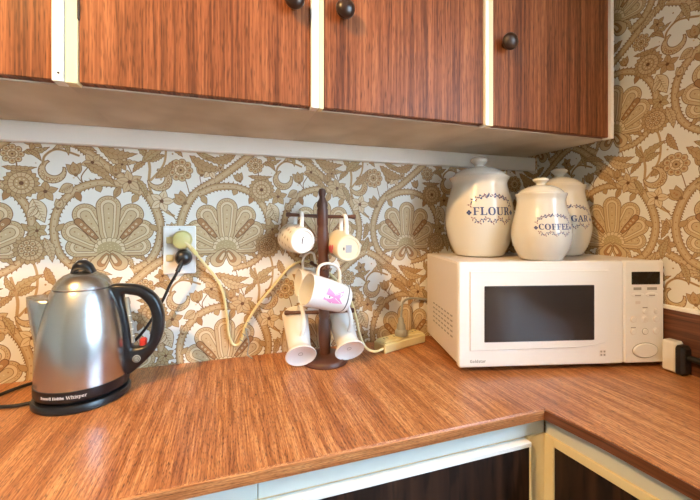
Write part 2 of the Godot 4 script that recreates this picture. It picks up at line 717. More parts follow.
func cell(o: Vector2) -> void:
	shift = o
	# stems first
	stem([Vector2(0.074, 0.155), Vector2(0.078, 0.12)], 0.0028)
	stem([Vector2(0.2, 0.1), Vector2(0.195, 0.12), Vector2(0.216, 0.152)], 0.0022)
	stem([Vector2(0.2, 0.1), Vector2(0.187, 0.118)], 0.0018)
	stem([Vector2(-0.19, 0.2), Vector2(-0.178, 0.15), Vector2(-0.178, 0.097), Vector2(-0.152, 0.05), Vector2(-0.125, 0.03)], 0.006, TAN)
	stem([Vector2(-0.12, 0.02), Vector2(-0.14, 0.045), Vector2(-0.16, 0.04)], 0.002)
	stem([Vector2(-0.09, 0.085), Vector2(-0.098, 0.115), Vector2(-0.106, 0.13)], 0.002)
	stem([Vector2(-0.06, 0.1), Vector2(-0.066, 0.125), Vector2(-0.063, 0.145)], 0.0018)
	stem([Vector2(-0.258, 0.108), Vector2(-0.245, 0.125), Vector2(-0.248, 0.14)], 0.0018)
	stem([Vector2(0.1, -0.06), Vector2(0.112, -0.1), Vector2(0.108, -0.15), Vector2(0.08, -0.19)], 0.005, TAN)
	stem([Vector2(0.02, -0.11), Vector2(0.03, -0.15), Vector2(0.04, -0.175)], 0.002)
	# rings: one, and its mirror image
	ring_motif()
	flip_at = -0.1325
	ring_motif()
	flip_at = 999.0
	# sun group
	rosette(Vector2(0.068, 0.163), 0.021, 8)
	leaf(Vector2(0.086, 0.168), Vector2(0.135, 0.182), 0.013, SAGE, -0.004, 6)
	leaf(Vector2(0.094, 0.175), Vector2(0.12, 0.15), 0.009, TAN, 0.004)
	sun(Vector2(0.084, 0.1), 0.034)
	tulip(Vector2(0.03, 0.12), 1.9, 0.019, TAN)
	star(Vector2(0.127, 0.083), 0.019, 0.3, TAN, 5)
	crescent(Vector2(0.14, 0.128), 0.026, 1.15)
	stem([Vector2(0.122, 0.142), Vector2(0.127, 0.163), Vector2(0.15, 0.178), Vector2(0.19, 0.166)], 0.005, TAN)
	stem([Vector2(0.122, 0.142), Vector2(0.127, 0.163), Vector2(0.15, 0.178), Vector2(0.19, 0.166)], 0.0012)
	tulip(Vector2(0.184, 0.122), 1.75, 0.024, TAN)
	star(Vector2(0.216, 0.152), 0.018, 0.9, SAND, 5)
	leaf(Vector2(0.178, 0.1), Vector2(0.152, 0.083), 0.019, SAND, 0.002)
	leaf(Vector2(0.104, 0.066), Vector2(0.126, 0.014), 0.026, BUFF, 0.0)
	leaf(Vector2(0.112, 0.05), Vector2(0.094, 0.024), 0.014, BUFF, 0.0)
	star(Vector2(0.112, -0.004), 0.016, 0.6, SAGE, 6)
	sun(Vector2(0.1, -0.046), 0.033)
	rosette(Vector2(0.096, -0.043), 0.018, 7)
	# feather leaves above the mirrored ring
	leaf(Vector2(0.2, 0.15), Vector2(0.262, 0.1), 0.018, TAN, 0.006, 8)
	leaf(Vector2(-0.275, 0.182), Vector2(-0.2, 0.158), 0.02, SAND, -0.012, 8)
	tulip(Vector2(-0.248, 0.126), 1.6, 0.02, TAN)
	star(Vector2(-0.22, 0.11), 0.022, 0.5, SAND, 5)
	leaf(Vector2(-0.24, 0.098), Vector2(-0.252, 0.07), 0.012, TAN)
	# flower group
	crescent(Vector2(-0.156, 0.117), 0.027, 2.5)
	leaf(Vector2(-0.178, 0.16), Vector2(-0.143, 0.178), 0.014, SAGE, 0.003, 6)
	leaf(Vector2(-0.186, 0.16), Vector2(-0.214, 0.132), 0.013, TAN, -0.004, 5)
	leaf(Vector2(-0.182, 0.17), Vector2(-0.2, 0.205), 0.012, SAGE, 0.004, 5)
	rosette(Vector2(-0.11, 0.143), 0.0275, 9)
	tulip(Vector2(-0.062, 0.132), 1.5, 0.022, TAN)
	star(Vector2(-0.042, 0.143), 0.017, 0.2, BUFF, 5)
	tulip(Vector2(-0.1, 0.062), 2.4, 0.026, TAN)
	star(Vector2(-0.152, 0.066), 0.022, 1.3, BUFF, 5)
	tulip(Vector2(-0.127, -0.01), 1.7, 0.02, SAND)
	star(Vector2(-0.132, -0.05), 0.018, 0.1, TAN, 5)
	leaf(Vector2(-0.14, -0.085), Vector2(-0.125, -0.03), 0.014, SAGE, 0.004, 6)
	leaf(Vector2(-0.09, 0.18), Vector2(-0.008, 0.15), 0.024, TAN, -0.012, 8)
	leaf(Vector2(-0.075, 0.19), Vector2(-0.012, 0.17), 0.012, SAGE, -0.004)
	# foot of the rings
	leaf(Vector2(-0.03, -0.114), Vector2(0.052, -0.128), 0.023, TAN, -0.012, 8)
	star(Vector2(0.02, -0.155), 0.012, 0.5, TAN, 4)
	leaf(Vector2(0.06, -0.15), Vector2(0.125, -0.1), 0.018, SAGE, 0.006, 7)
	leaf(Vector2(0.09, -0.185), Vector2(0.128, -0.14), 0.018, TAN, -0.005, 6)
	leaf(Vector2(-0.235, -0.114), Vector2(-0.31, -0.13), 0.021, TAN, 0.012, 8)
	leaf(Vector2(-0.06, -0.112), Vector2(-0.115, -0.128), 0.016, SAND, -0.006, 6)
	leaf(Vector2(-0.205, 0.118), Vector2(-0.185, 0.072), 0.013, SAGE, 0.005, 5)
	leaf(Vector2(0.05, 0.135), Vector2(0.112, 0.136), 0.011, TAN, -0.004, 6)
	leaf(Vector2(0.165, 0.19), Vector2(0.225, 0.178), 0.015, TAN, 0.006, 7)
	leaf(Vector2(-0.13, 0.01), Vector2(-0.142, -0.035), 0.015, TAN, 0.003, 5)
	leaf(Vector2(0.125, -0.02), Vector2(0.14, -0.075), 0.018, SAND, 0.004, 6)
	leaf(Vector2(0.128, -0.085), Vector2(0.15, -0.13), 0.016, TAN, -0.004, 6)
	leaf(Vector2(-0.1, -0.09), Vector2(-0.085, -0.14), 0.014, SAGE, 0.003, 5)
	leaf(Vector2(-0.155, -0.07), Vector2(-0.19, -0.11), 0.016, SAND, 0.004, 6)
	star(Vector2(-0.15, -0.115), 0.014, 0.7, TAN, 5)
	star(Vector2(-0.018, 0.152), 0.009, 0.7, SAND, 5)
	tulip(Vector2(0.15, 0.045), 1.2, 0.018, SAND)
	leaf(Vector2(-0.06, 0.2), Vector2(0.0, 0.198), 0.013, SAND, 0.005, 6)
	# seeds and dots scattered over the ground
	var rng := RandomNumberGenerator.new()
	rng.seed = 4
	for k in 60:
		var q := Vector2(rng.randf_range(-0.26, 0.25), rng.randf_range(-0.15, 0.155))
		var pq := px(q)
		if paper.get_pixel(posmod(int(pq.x), TW), posmod(int(pq.y), TH)).is_equal_approx(paper_ground):
			disc(q, rng.randf_range(0.0012, 0.0024), BUFF.lerp(INK, rng.randf() * 0.6), 8)

var paper_ground := Color.WHITE

func make_paper() -> Image:
	paper = Image.create(TW, TH, false, Image.FORMAT_RGB8)
	paper.fill(GROUND)
	paper_ground = paper.get_pixel(0, 0)
	cell(Vector2(0, 0))
	cell(Vector2(TX / 2, -TY / 2))
	shift = Vector2.ZERO
	return paper

# ---------------------------------------------------------------- things
func build_materials() -> void:
	var pm := make_paper()
	M.paper = textured(pm, 0.62)
	var door_im := wood(512, 512, rgb(96, 54, 34), rgb(134, 78, 48), rgb(164, 102, 66), 0.16, 0.03, 0.03, 0.5, 3)
	M.door = textured(door_im, 0.44, Vector3(2.4, 1.6, 1))
	M.door.metallic_specular = 0.3
	var top_im := wood(1024, 768, rgb(140, 80, 42), rgb(180, 114, 66), rgb(214, 154, 102), 0.17, 0.02, 0.07, 0.7, 11)
	var edge_im: Image = top_im.duplicate()
	edge_im.rotate_90(CLOCKWISE)
	M.top = textured(top_im, 0.3, Vector3(1.7, 1.1, 1))
	M.edge = textured(edge_im, 0.4, Vector3(1.4, 4.0, 1))
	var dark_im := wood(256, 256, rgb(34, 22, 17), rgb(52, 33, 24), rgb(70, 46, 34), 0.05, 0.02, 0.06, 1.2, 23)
	var up_im: Image = wood(256, 256, rgb(82, 46, 28), rgb(108, 64, 40), rgb(128, 80, 52), 0.12, 0.03, 0.04, 0.5, 41)
	up_im.rotate_90(CLOCKWISE)
	M.upstand = textured(up_im, 0.45, Vector3(1.2, 4.0, 1))
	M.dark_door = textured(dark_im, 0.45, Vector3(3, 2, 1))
	var board_im := wood(256, 256, rgb(194, 181, 162), rgb(208, 196, 178), rgb(218, 208, 192), 0.02, 0.01, 0.8, 0.0, 31)
	M.board = textured(board_im, 0.8, Vector3(1.5, 1.5, 1))
	M.white_paint = mat(rgb(244, 243, 238), 0.45)
	M.cream_paint = mat(rgb(232, 214, 170), 0.5)
	M.beige_paint = mat(rgb(214, 184, 142), 0.5)
	M.rail = mat(rgb(214, 214, 204), 0.5)
	M.wall = mat(rgb(226, 218, 200), 0.8)
	M.ceiling = mat(rgb(236, 232, 222), 0.85)
	M.floor = mat(rgb(150, 118, 88), 0.5)
	M.knob = mat(rgb(52, 34, 27), 0.32)
	M.tree = mat(rgb(88, 54, 40), 0.4)
	M.china = mat(rgb(240, 238, 234), 0.16)
	M.china_warm = mat(rgb(242, 228, 200), 0.16)
	M.pottery = mat(rgb(223, 218, 206), 0.2)
	M.pottery.clearcoat_enabled = true
	M.pottery.clearcoat = 0.4
	M.pottery.clearcoat_roughness = 0.08
	M.blue_ink = mat(rgb(58, 72, 120), 0.4)
	M.rust_ink = mat(rgb(138, 100, 108), 0.4)
	M.white_plastic = mat(rgb(240, 238, 234), 0.3)
	M.casing = mat(rgb(228, 220, 214), 0.4)
	M.cream_plastic = mat(rgb(226, 212, 160), 0.42)
	M.yellow_plastic = mat(rgb(214, 204, 136), 0.4)
	M.black_plastic = mat(rgb(24, 24, 27), 0.3)
	M.rubber = mat(rgb(22, 22, 24), 0.5)
	M.grey_plastic = mat(rgb(150, 148, 136), 0.5)
	M.glass_dark = mat(rgb(52, 47, 45), 0.07, 0.0, 0.6)
	M.display = mat(rgb(14, 16, 18), 0.12)
	M.steel = mat(rgb(200, 200, 200), 0.27, 1.0)
	M.red = mat(rgb(196, 50, 36), 0.35)
	M.pink = mat(rgb(226, 150, 200), 0.3)
	M.dark_ink = mat(rgb(40, 36, 40), 0.4)
	M.grey_ink = mat(rgb(160, 155, 146), 0.4)
	M.brown_ink = mat(rgb(140, 124, 106), 0.4)
	M.coral = mat(rgb(222, 96, 104), 0.35)
	M.seam = mat(rgb(60, 54, 50), 0.7)

func shell() -> void:
	var us := Vector2(1.0 / TX, 1.0 / TY)
	var s := st()
	box(s, Vector3(-2.5, 0, -0.12), Vector3(1.132, 2.45, 0), 0, us, Vector2(-0.003 / TX, 1.232 / TY))
	tag(put("wall_back", built(s), M.paper), "back kitchen wall papered with tan and cream paisley scrolls", "wall", "", "structure")
	s = st()
	var uo := Vector2(-0.264 / TX, 1.547 / TY)
	box(s, Vector3(1.012, 0, 0), Vector3(1.132, 2.45, 1.0), 0, us, uo)
	box(s, Vector3(1.012, 0, 2.4), Vector3(1.132, 2.45, 3.3), 0, us, uo)
	box(s, Vector3(1.012, 0, 1.0), Vector3(1.132, 1.07, 2.4), 0, us, uo)
	box(s, Vector3(1.012, 2.12, 1.0), Vector3(1.132, 2.45, 2.4), 0, us, uo)
	tag(put("wall_right", built(s), M.paper), "right kitchen wall in the same paisley paper beside the microwave", "wall", "", "structure")
	tag(put("wall_left", bx(Vector3(-2.5, 0, 0), Vector3(-2.38, 2.45, 3.3)), M.wall), "plain cream wall on the far left of the kitchen", "wall", "", "structure")
	tag(put("wall_front", bx(Vector3(-2.5, 0, 3.3), Vector3(1.132, 2.45, 3.42)), M.wall), "plain cream wall facing the papered back wall", "wall", "", "structure")
	tag(put("floor", bx(Vector3(-2.5, -0.1, -0.12), Vector3(1.132, 0, 3.42)), M.floor), "brown kitchen floor below the base cabinets", "floor", "", "structure")
	tag(put("ceiling", bx(Vector3(-2.5, 2.45, -0.12), Vector3(1.132, 2.55, 3.42)), M.ceiling), "white kitchen ceiling above the wall cabinets", "ceiling", "", "structure")
	# window over the right-hand worktop
	var w := thing("window_1", Vector3(1.07, 1.07, 1.7), 0, "white framed window in the right wall over the worktop", "window")
	w.set_meta("kind", "structure")
	for z in [-0.7, -0.02, 0.66]:
		put("frame_post", bx(Vector3(-0.03, 0, z), Vector3(0.03, 1.05, z + 0.04), 0.003), M.white_paint, w)
	for y in [0.0, 1.01]:
		put("frame_rail", bx(Vector3(-0.03, y, -0.66), Vector3(0.03, y + 0.04, 0.66), 0.003), M.white_paint, w)
	var pane := mat(Color(1, 1, 1, 0.04), 0.02)
	pane.transparency = BaseMaterial3D.TRANSPARENCY_ALPHA
	for z in [-0.66, 0.02]:
		put("pane", bx(Vector3(-0.002, 0.04, z), Vector3(0.002, 1.01, z + 0.64)), pane, w)
	# white batten under the wall cabinets
	tag(put("trim_1", bx(Vector3(-1.3, 1.42, 0), Vector3(0.985, 1.4635, 0.02), 0.002), M.white_paint), "long white painted batten between wallpaper and wall cabinets", "trim", "", "structure")
	var u := thing("trim_2", Vector3(0, 0, 0), 0, "low dark wooden upstand with cream top edge behind the microwave", "trim")
	u.set_meta("kind", "structure")
	put("board", bx(Vector3(0.999, 0.9, 0.0), Vector3(1.0118, 1.040, 2.4), 0.001, Vector2(1, 1)), M.upstand, u)
	put("top_edge", bx(Vector3(0.996, 1.040, 0.0), Vector3(1.0118, 1.048, 2.4), 0.001), M.white_paint, u)

func worktop() -> void:
	var t := thing("worktop", Vector3.ZERO, 0, "L-shaped orange-brown wood grain worktop running round the corner", "worktop")
	var xf := Transform3D(Basis(Vector3.RIGHT, Vector3.BACK, Vector3.UP), Vector3.ZERO)
	var s := st()
	prism(s, [Vector2(-1.3, 0.001), Vector2(1.011, 0.001), Vector2(1.011, 2.4), Vector2(0.603, 2.4), Vector2(0.5835, 0.69), Vector2(0.5745, 0.556), Vector2(0.558, 0.457), Vector2(-1.3, 0.457)], 0.8825, 0.9, 0.0012, xf)
	put("top", built(s), M.top, t)
	put("edge_strip", bx(Vector3(-1.3, 0.882, 0.457), Vector3(0.5555, 0.8992, 0.4605), 0.0008), M.edge, t)
	s = st()
	prism(s, [Vector2(0.558, 0.457), Vector2(0.5745, 0.556), Vector2(0.5835, 0.69), Vector2(0.603, 2.4), Vector2(0.600, 2.4), Vector2(0.5805, 0.69), Vector2(0.5715, 0.556), Vector2(0.555, 0.457)], 0.882, 0.8992, 0.0, xf)
	put("edge_strip", built(s), M.upstand, t)

func base_cabinets() -> void:
	# unit under the left run
	for d in [[-0.45, 0.04, "base cabinet with dark brown door under the worktop, left of the corner unit"], [0.043, 0.545, "base cabinet with dark brown door and white rail beside the inside corner"]]:
		var x0: float = d[0]
		var x1: float = d[1]
		var t := thing("base_cabinet", Vector3(x0, 0, 0.0), 0, d[2], "cabinet", "base cabinets")
		var w := x1 - x0
		put("carcass", bx(Vector3(0, 0.1, 0.01), Vector3(w, 0.8815, 0.435)), M.beige_paint, t)
		put("top_rail", bx(Vector3(0, 0.845, 0.435), Vector3(w + (0.031 if x1 > 0.5 else 0.002), 0.8815, 0.44), 0.001), M.rail, t)
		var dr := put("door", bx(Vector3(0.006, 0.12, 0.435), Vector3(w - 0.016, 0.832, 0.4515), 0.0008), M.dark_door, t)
		put("lipping", bx(Vector3(0.002, 0.832, 0.435), Vector3(w - 0.012, 0.8405, 0.453), 0.001), M.white_paint, dr)
		put("lipping", bx(Vector3(w - 0.016, 0.12, 0.435), Vector3(w - 0.012, 0.832, 0.453), 0.001), M.cream_paint, dr)
		put("stile", bx(Vector3(w - 0.011, 0.1, 0.435), Vector3(w + (0.031 if x1 > 0.5 else 0.002), 0.845, 0.442), 0.001), M.cream_paint, t)
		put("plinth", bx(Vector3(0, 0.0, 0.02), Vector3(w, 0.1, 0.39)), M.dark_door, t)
	var r := thing("base_cabinet", Vector3(0.575, 0, 0.45), 0, "base cabinet with dark door in a cream frame under the right-hand worktop", "cabinet", "base cabinets")
	put("carcass", bx(Vector3(0.085, 0.1, 0.0), Vector3(0.42, 0.8815, 0.78)), M.beige_paint, r)
	# the front is turned a little with the worktop's edge
	var fr := Node3D.new()
	fr.name = "front_frame"
	r.add_child(fr, true)
	fr.rotation.y = 0.09
	fr.position = Vector3(0.0, 0, -0.002)
	put("top_rail", bx(Vector3(0.002, 0.845, -0.006), Vector3(0.012, 0.8815, 0.78), 0.001), M.rail, fr)
	put("stile", bx(Vector3(-0.002, 0.1, -0.0055), Vector3(0.012, 0.845, 0.014), 0.001), M.cream_paint, fr)
	put("frame_rail", bx(Vector3(-0.002, 0.829, 0.014), Vector3(0.012, 0.845, 0.78), 0.001), M.cream_paint, fr)
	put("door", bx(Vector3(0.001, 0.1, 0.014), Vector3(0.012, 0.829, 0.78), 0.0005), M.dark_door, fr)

func wall_cabinets() -> void:
	var units := [
		[-0.66, -0.238, 0.012, 0.015, 0.0, "wall cabinet with lightest orange door at the far left"],
		[-0.238, 0.166, 0.017, 0.015, 0.117, "wall cabinet with wide orange-brown door above the kettle"],
		[0.166, 0.555, 0.010, 0.009, 0.214, "wall cabinet with red-brown door above the mug tree"],
		[0.555, 0.945, 0.015, 0.010, 0.603, "wall cabinet with darkest brown door above the canisters"]]
	var i := 0
	for d in units:
		var x0: float = d[0]
		var w: float = d[1] - x0
		var t := thing("wall_cabinet", Vector3(x0, 1.464, 0.0), 0, d[5], "cabinet", "wall cabinets in a row")
		var lw: float = d[2]
		var rw: float = d[3]
		put("carcass", bx(Vector3(0, 0, 0.001), Vector3(w, 0.64, 0.2855)), M.board, t)
		put("edge_strip", bx(Vector3(0.0004, -0.001, 0.286), Vector3(lw, 0.64, 0.3065), 0.0008), M.cream_paint, t)
		put("edge_strip", bx(Vector3(w - rw, -0.0015, 0.286), Vector3(w - 0.0004, 0.64, 0.3105), 0.0008), M.white_paint, t)
		var dr := put("door", bx(Vector3(lw + 0.001, 0.002, 0.286), Vector3(w - rw - 0.001, 0.62, 0.3035), 0.0012, Vector2(1, 1), Vector2(i * 0.37 + 0.1, i * 0.21)), M.door, t)
		if d[4] != 0.0:
			var kx := Transform3D(Basis(Vector3.RIGHT, Vector3.BACK, Vector3.DOWN), Vector3(d[4] - x0, 0.189, 0.303))
			put("knob", turned([Vector2(0, 0), Vector2(0.008, 0), Vector2(0.0085, 0.006), Vector2(0.010, 0.0095), Vector2(0.0165, 0.013), Vector2(0.019, 0.0185), Vector2(0.0175, 0.025), Vector2(0.011, 0.0302), Vector2(0.004, 0.0322), Vector2(0, 0.0325)], 28, kx), M.knob, dr)
		if i == 1:
			put("hinge", bx(Vector3(lw - 0.0025, 0.1, 0.3), Vector3(lw + 0.0022, 0.155, 0.3062), 0.0006), M.seam, t)
			put("screw", turned([Vector2(0, 0), Vector2(0.0017, 0), Vector2(0.0017, 0.0008), Vector2(0, 0.0009)], 10, Transform3D(Basis(Vector3.RIGHT, Vector3.BACK, Vector3.DOWN), Vector3(-0.006, 0.011, 0.3106))), M.seam, t)
		i += 1

func kettle() -> void:
	var at := Vector3(-0.2705, 0.9, 0.122)
	var b := thing("kettle_stand", at, 0, "round black power base and lead under the steel kettle", "kettle base")
	put("base_plate", turned([Vector2(0, 0), Vector2(0.078, 0), Vector2(0.0815, 0.003), Vector2(0.0815, 0.010), Vector2(0.079, 0.0145), Vector2(0.071, 0.0165), Vector2(0, 0.0165)], 56), M.black_plastic, b)
	var lead := smooth([Vector3(-0.0987, 1.1615, 0.03), Vector3(-0.102, 1.150, 0.045), Vector3(-0.112, 1.125, 0.045), Vector3(-0.1254, 1.1001, 0.04), Vector3(-0.1464, 1.0548, 0.036), Vector3(-0.19, 0.985, 0.024), Vector3(-0.26, 0.925, 0.02), Vector3(-0.33, 0.906, 0.022), Vector3(-0.385, 0.906, 0.034), Vector3(-0.412, 0.906, 0.06), Vector3(-0.437, 0.905, 0.1), Vector3(-0.44, 0.905, 0.128), Vector3(-0.40, 0.905, 0.136), Vector3(-0.37, 0.906, 0.143), Vector3(-0.342, 0.907, 0.138)], 7)
	var lp := []
	for p in lead: lp.append(p - at)
	put("cord", tubed(lp, 0.0034, 9), M.rubber, b)
	var xf := Transform3D(Basis(Vector3.RIGHT, Vector3.BACK, Vector3.DOWN), Vector3(-0.0987, 1.1615, 0.0095) - at)
	var pl := put("plug", turned([Vector2(0, 0), Vector2(0.0192, 0), Vector2(0.0196, 0.006), Vector2(0.019, 0.016), Vector2(0.0165, 0.022), Vector2(0.0145, 0.0285), Vector2(0.011, 0.0315), Vector2(0, 0.032)], 28, xf), M.black_plastic, b)
	put("cord_grip", tubed([Vector3(-0.0987, 1.156, 0.03) - at, Vector3(-0.103, 1.145, 0.044) - at, Vector3(-0.109, 1.131, 0.0465) - at], 0.0052, 10), M.rubber, pl)

	var k := thing("kettle", at + Vector3(0, 0.0168, 0), 0, "brushed steel cordless kettle with black loop handle", "kettle")
	# body
	var prof := [Vector2(0.0775, 0.024), Vector2(0.0772, 0.05), Vector2(0.0762, 0.08), Vector2(0.0738, 0.11), Vector2(0.0692, 0.14), Vector2(0.0625, 0.168), Vector2(0.0555, 0.188), Vector2(0.0508, 0.1985)]
	var rad := func(y: float) -> float:
		for i in prof.size() - 1:
			if y <= prof[i + 1].y:
				return lerpf(prof[i].x, prof[i + 1].x, clampf((y - prof[i].y) / (prof[i + 1].y - prof[i].y), 0.0, 1.0))
		return prof[prof.size() - 1].x
	var sm := smooth(prof, 5)
	put("body", turned([Vector2(0, 0.024)] + sm + [Vector2(0.049, 0.1992), Vector2(0, 0.1992)], 72), M.steel, k)
	var band := put("lower_band", turned([Vector2(0, 0), Vector2(0.071, 0), Vector2(0.0765, 0.003), Vector2(0.0785, 0.008), Vector2(0.0788, 0.0235), Vector2(0.077, 0.0245), Vector2(0, 0.0245)], 72), M.black_plastic, k)
	var brad := func(_y: float) -> float: return 0.0788
	var face := atan2(0.956, 0.292)
	put("lettering", bent_text("Russell Hobbs", 0.0033, brad, face + 0.63, 0.0145, "Droid Serif", 400, true), M.white_plastic, band)
	put("lettering", bent_text("Whisper", 0.0058, brad, face + 0.13, 0.0145, "Droid Serif", 400, true), M.white_plastic, band)
	put("lid", turned([Vector2(0, 0.199), Vector2(0.0492, 0.1995), Vector2(0.0502, 0.2015), Vector2(0.048, 0.207), Vector2(0.0425, 0.216), Vector2(0.033, 0.225), Vector2(0.02, 0.2305), Vector2(0, 0.233)], 64), M.steel, k)
	var s := st()
	# thumb catch on the lid: rounded hump drawn out towards the handle
	var hump := []
	for e in [[-0.020, 0.229, 0.005, 0.009], [-0.016, 0.2385, 0.009, 0.012], [-0.007, 0.2445, 0.0105, 0.0145], [0.004, 0.2435, 0.011, 0.015], [0.013, 0.237, 0.0105, 0.0145], [0.0195, 0.227, 0.007, 0.013]]:
		var ring := []
		for j in 16:
			var t := TAU * j / 16
			ring.append(Vector3(e[0], e[1] + sin(t) * e[2], cos(t) * e[3]))
		hump.append(ring)
	s.set_smooth_group(1)
	for i in hump.size() - 1:
		for j in 16:
			var l := (j + 1) % 16
			quad(s, hump[i][j], hump[i][l], hump[i + 1][l], hump[i + 1][j], (hump[i][j] + hump[i][l]) / 2.0 - Vector3(hump[i][j].x, 0.232, 0))
	for e in [0, hump.size() - 1]:
		var c := Vector3.ZERO
		for p in hump[e]: c += p / 16.0
		for j in 16: tri(s, c, hump[e][j], hump[e][(j + 1) % 16], Vector3(-1 if e == 0 else 1, 0, 0))
	put("lid_knob", built(s), M.black_plastic, k)
	# spout on the side away from the handle
	s = st()
	s.set_smooth_group(1)
	var rows := []
	var ny := 16
	for i in ny + 1:
		var y := lerpf(0.09, 0.181, float(i) / ny)
		var ext := 0.034 * pow(float(i) / ny, 1.15)
		var row := []
		for j in 17:
			var a := lerpf(-0.62, 0.62, j / 16.0)
			var q := pow(maxf(cos(a * PI / 1.24), 0.0), 0.8)
			var r: float = rad.call(y) - 0.0012 + ext * q + 0.0006
			row.append(Vector3(-cos(a) * r, y + ext * q * 0.18, sin(a) * r))
		rows.append(row)
	for i in ny:
		for j in 16:
			quad(s, rows[i][j], rows[i][j + 1], rows[i + 1][j + 1], rows[i + 1][j], Vector3(rows[i][j].x, 0, rows[i][j].z))
	for j in 16:
		tri(s, Vector3(-0.05, 0.18, 0), rows[ny][j], rows[ny][j + 1], Vector3.UP)
	put("spout", built(s), M.steel, k)
	# loop handle: closed ring of rounded sections between an outer and an inner outline
	var dy := -0.0168
	var outer := looped([Vector2(0.044, 0.2165), Vector2(0.083, 0.219), Vector2(0.112, 0.21), Vector2(0.135, 0.186), Vector2(0.146, 0.15), Vector2(0.143, 0.112), Vector2(0.128, 0.078), Vector2(0.104, 0.052), Vector2(0.078, 0.034), Vector2(0.058, 0.05), Vector2(0.058, 0.11), Vector2(0.052, 0.17)], 5)
	var inner := looped([Vector2(0.071, 0.196), Vector2(0.084, 0.197), Vector2(0.101, 0.191), Vector2(0.116, 0.172), Vector2(0.1225, 0.147), Vector2(0.1195, 0.116), Vector2(0.1145, 0.095), Vector2(0.100, 0.0905), Vector2(0.0885, 0.0915), Vector2(0.0862, 0.098), Vector2(0.0835, 0.125), Vector2(0.0775, 0.16)], 5)
	s = st()
	s.set_smooth_group(1)
	var n := outer.size()
	var secs := []
	for i in n:
		var o: Vector2 = outer[i]
		var q: Vector2 = inner[i]
		var c := (o + q) / 2.0
		var h := (o - q) / 2.0
		var ring := []
		for j in 16:
			var t := TAU * j / 16
			var cx := signf(cos(t)) * pow(absf(cos(t)), 0.6)
			var cz := signf(sin(t)) * pow(absf(sin(t)), 0.6)
			ring.append(Vector3(c.x + h.x * cx, c.y + h.y * cx + dy, 0.0145 * cz))
		secs.append([ring, Vector3(c.x, c.y + dy, 0)])
	for i in n:
		var i2 := (i + 1) % n
		for j in 16:
			var l := (j + 1) % 16
			quad(s, secs[i][0][j], secs[i][0][l], secs[i2][0][l], secs[i2][0][j], (secs[i][0][j] + secs[i2][0][l]) / 2.0 - (secs[i][1] + secs[i2][1]) / 2.0)
	var h := put("handle", built(s), M.black_plastic, k)
	put("water_gauge", tubed(smooth([Vector3(0.076, 0.176, 0.004), Vector3(0.0805, 0.14, 0.004), Vector3(0.0855, 0.105, 0.004), Vector3(0.087, 0.082, 0.004)], 5), 0.0042, 10), M.grey_plastic, h)
	for i in 4:
		put("gauge_mark", bx(Vector3(0.0805 + i * 0.0021, 0.138 - i * 0.014, 0.0082), Vector3(0.0855 + i * 0.0021, 0.1393 - i * 0.014, 0.009)), M.white_plastic, h)
	put("switch", bx(Vector3(0.099, 0.072, -0.007), Vector3(0.112, 0.089, 0.007), 0.003), M.red, h)
	var em := Transform3D(Basis(Vector3.RIGHT, Vector3.BACK, Vector3.DOWN), Vector3(0.096, 0.0625 + dy + 0.005, 0.0138))
	var bg := put("emblem", turned([Vector2(0, 0), Vector2(0.0075, 0), Vector2(0.0075, 0.0012), Vector2(0.0068, 0.0016), Vector2(0, 0.0016)], 24, em), M.grey_plastic, h)
	put("emblem_ring", turned([Vector2(0.0058, 0.0016), Vector2(0.0058, 0.0021), Vector2(0.005, 0.0021), Vector2(0.005, 0.0016)], 24, em), M.black_plastic, bg)
	var gl := put("lettering", text_mesh("GE", 0.0042, "Droid Serif", 400, true), M.black_plastic, bg)
	gl.position = Vector3(0.096, 0.0625 + dy + 0.005, 0.0157)

func sockets() -> void:
	var t := thing("wall_socket", Vector3(-0.1085, 1.1795, 0.0003), 0, "white upright double wall socket with two switches", "socket")
	put("plate", prismed(round_rect(-0.0365, -0.0585, 0.0365, 0.0585, 0.004), 0, 0.0088, 0.0022), M.white_plastic, t)
	for y in [0.024, -0.019]:
		put("switch", bx(Vector3(-0.029, y - 0.008, 0.0088), Vector3(-0.0135, y + 0.008, 0.0125), 0.0015), M.cream_plastic, t)
	for y in [0.05, -0.05]:
		put("screw", turned([Vector2(0, 0), Vector2(0.0022, 0), Vector2(0.0022, 0.0006), Vector2(0, 0.0007)], 10, Transform3D(Basis(Vector3.RIGHT, Vector3.BACK, Vector3.DOWN), Vector3(0, y, 0.0087))), M.grey_plastic, t)

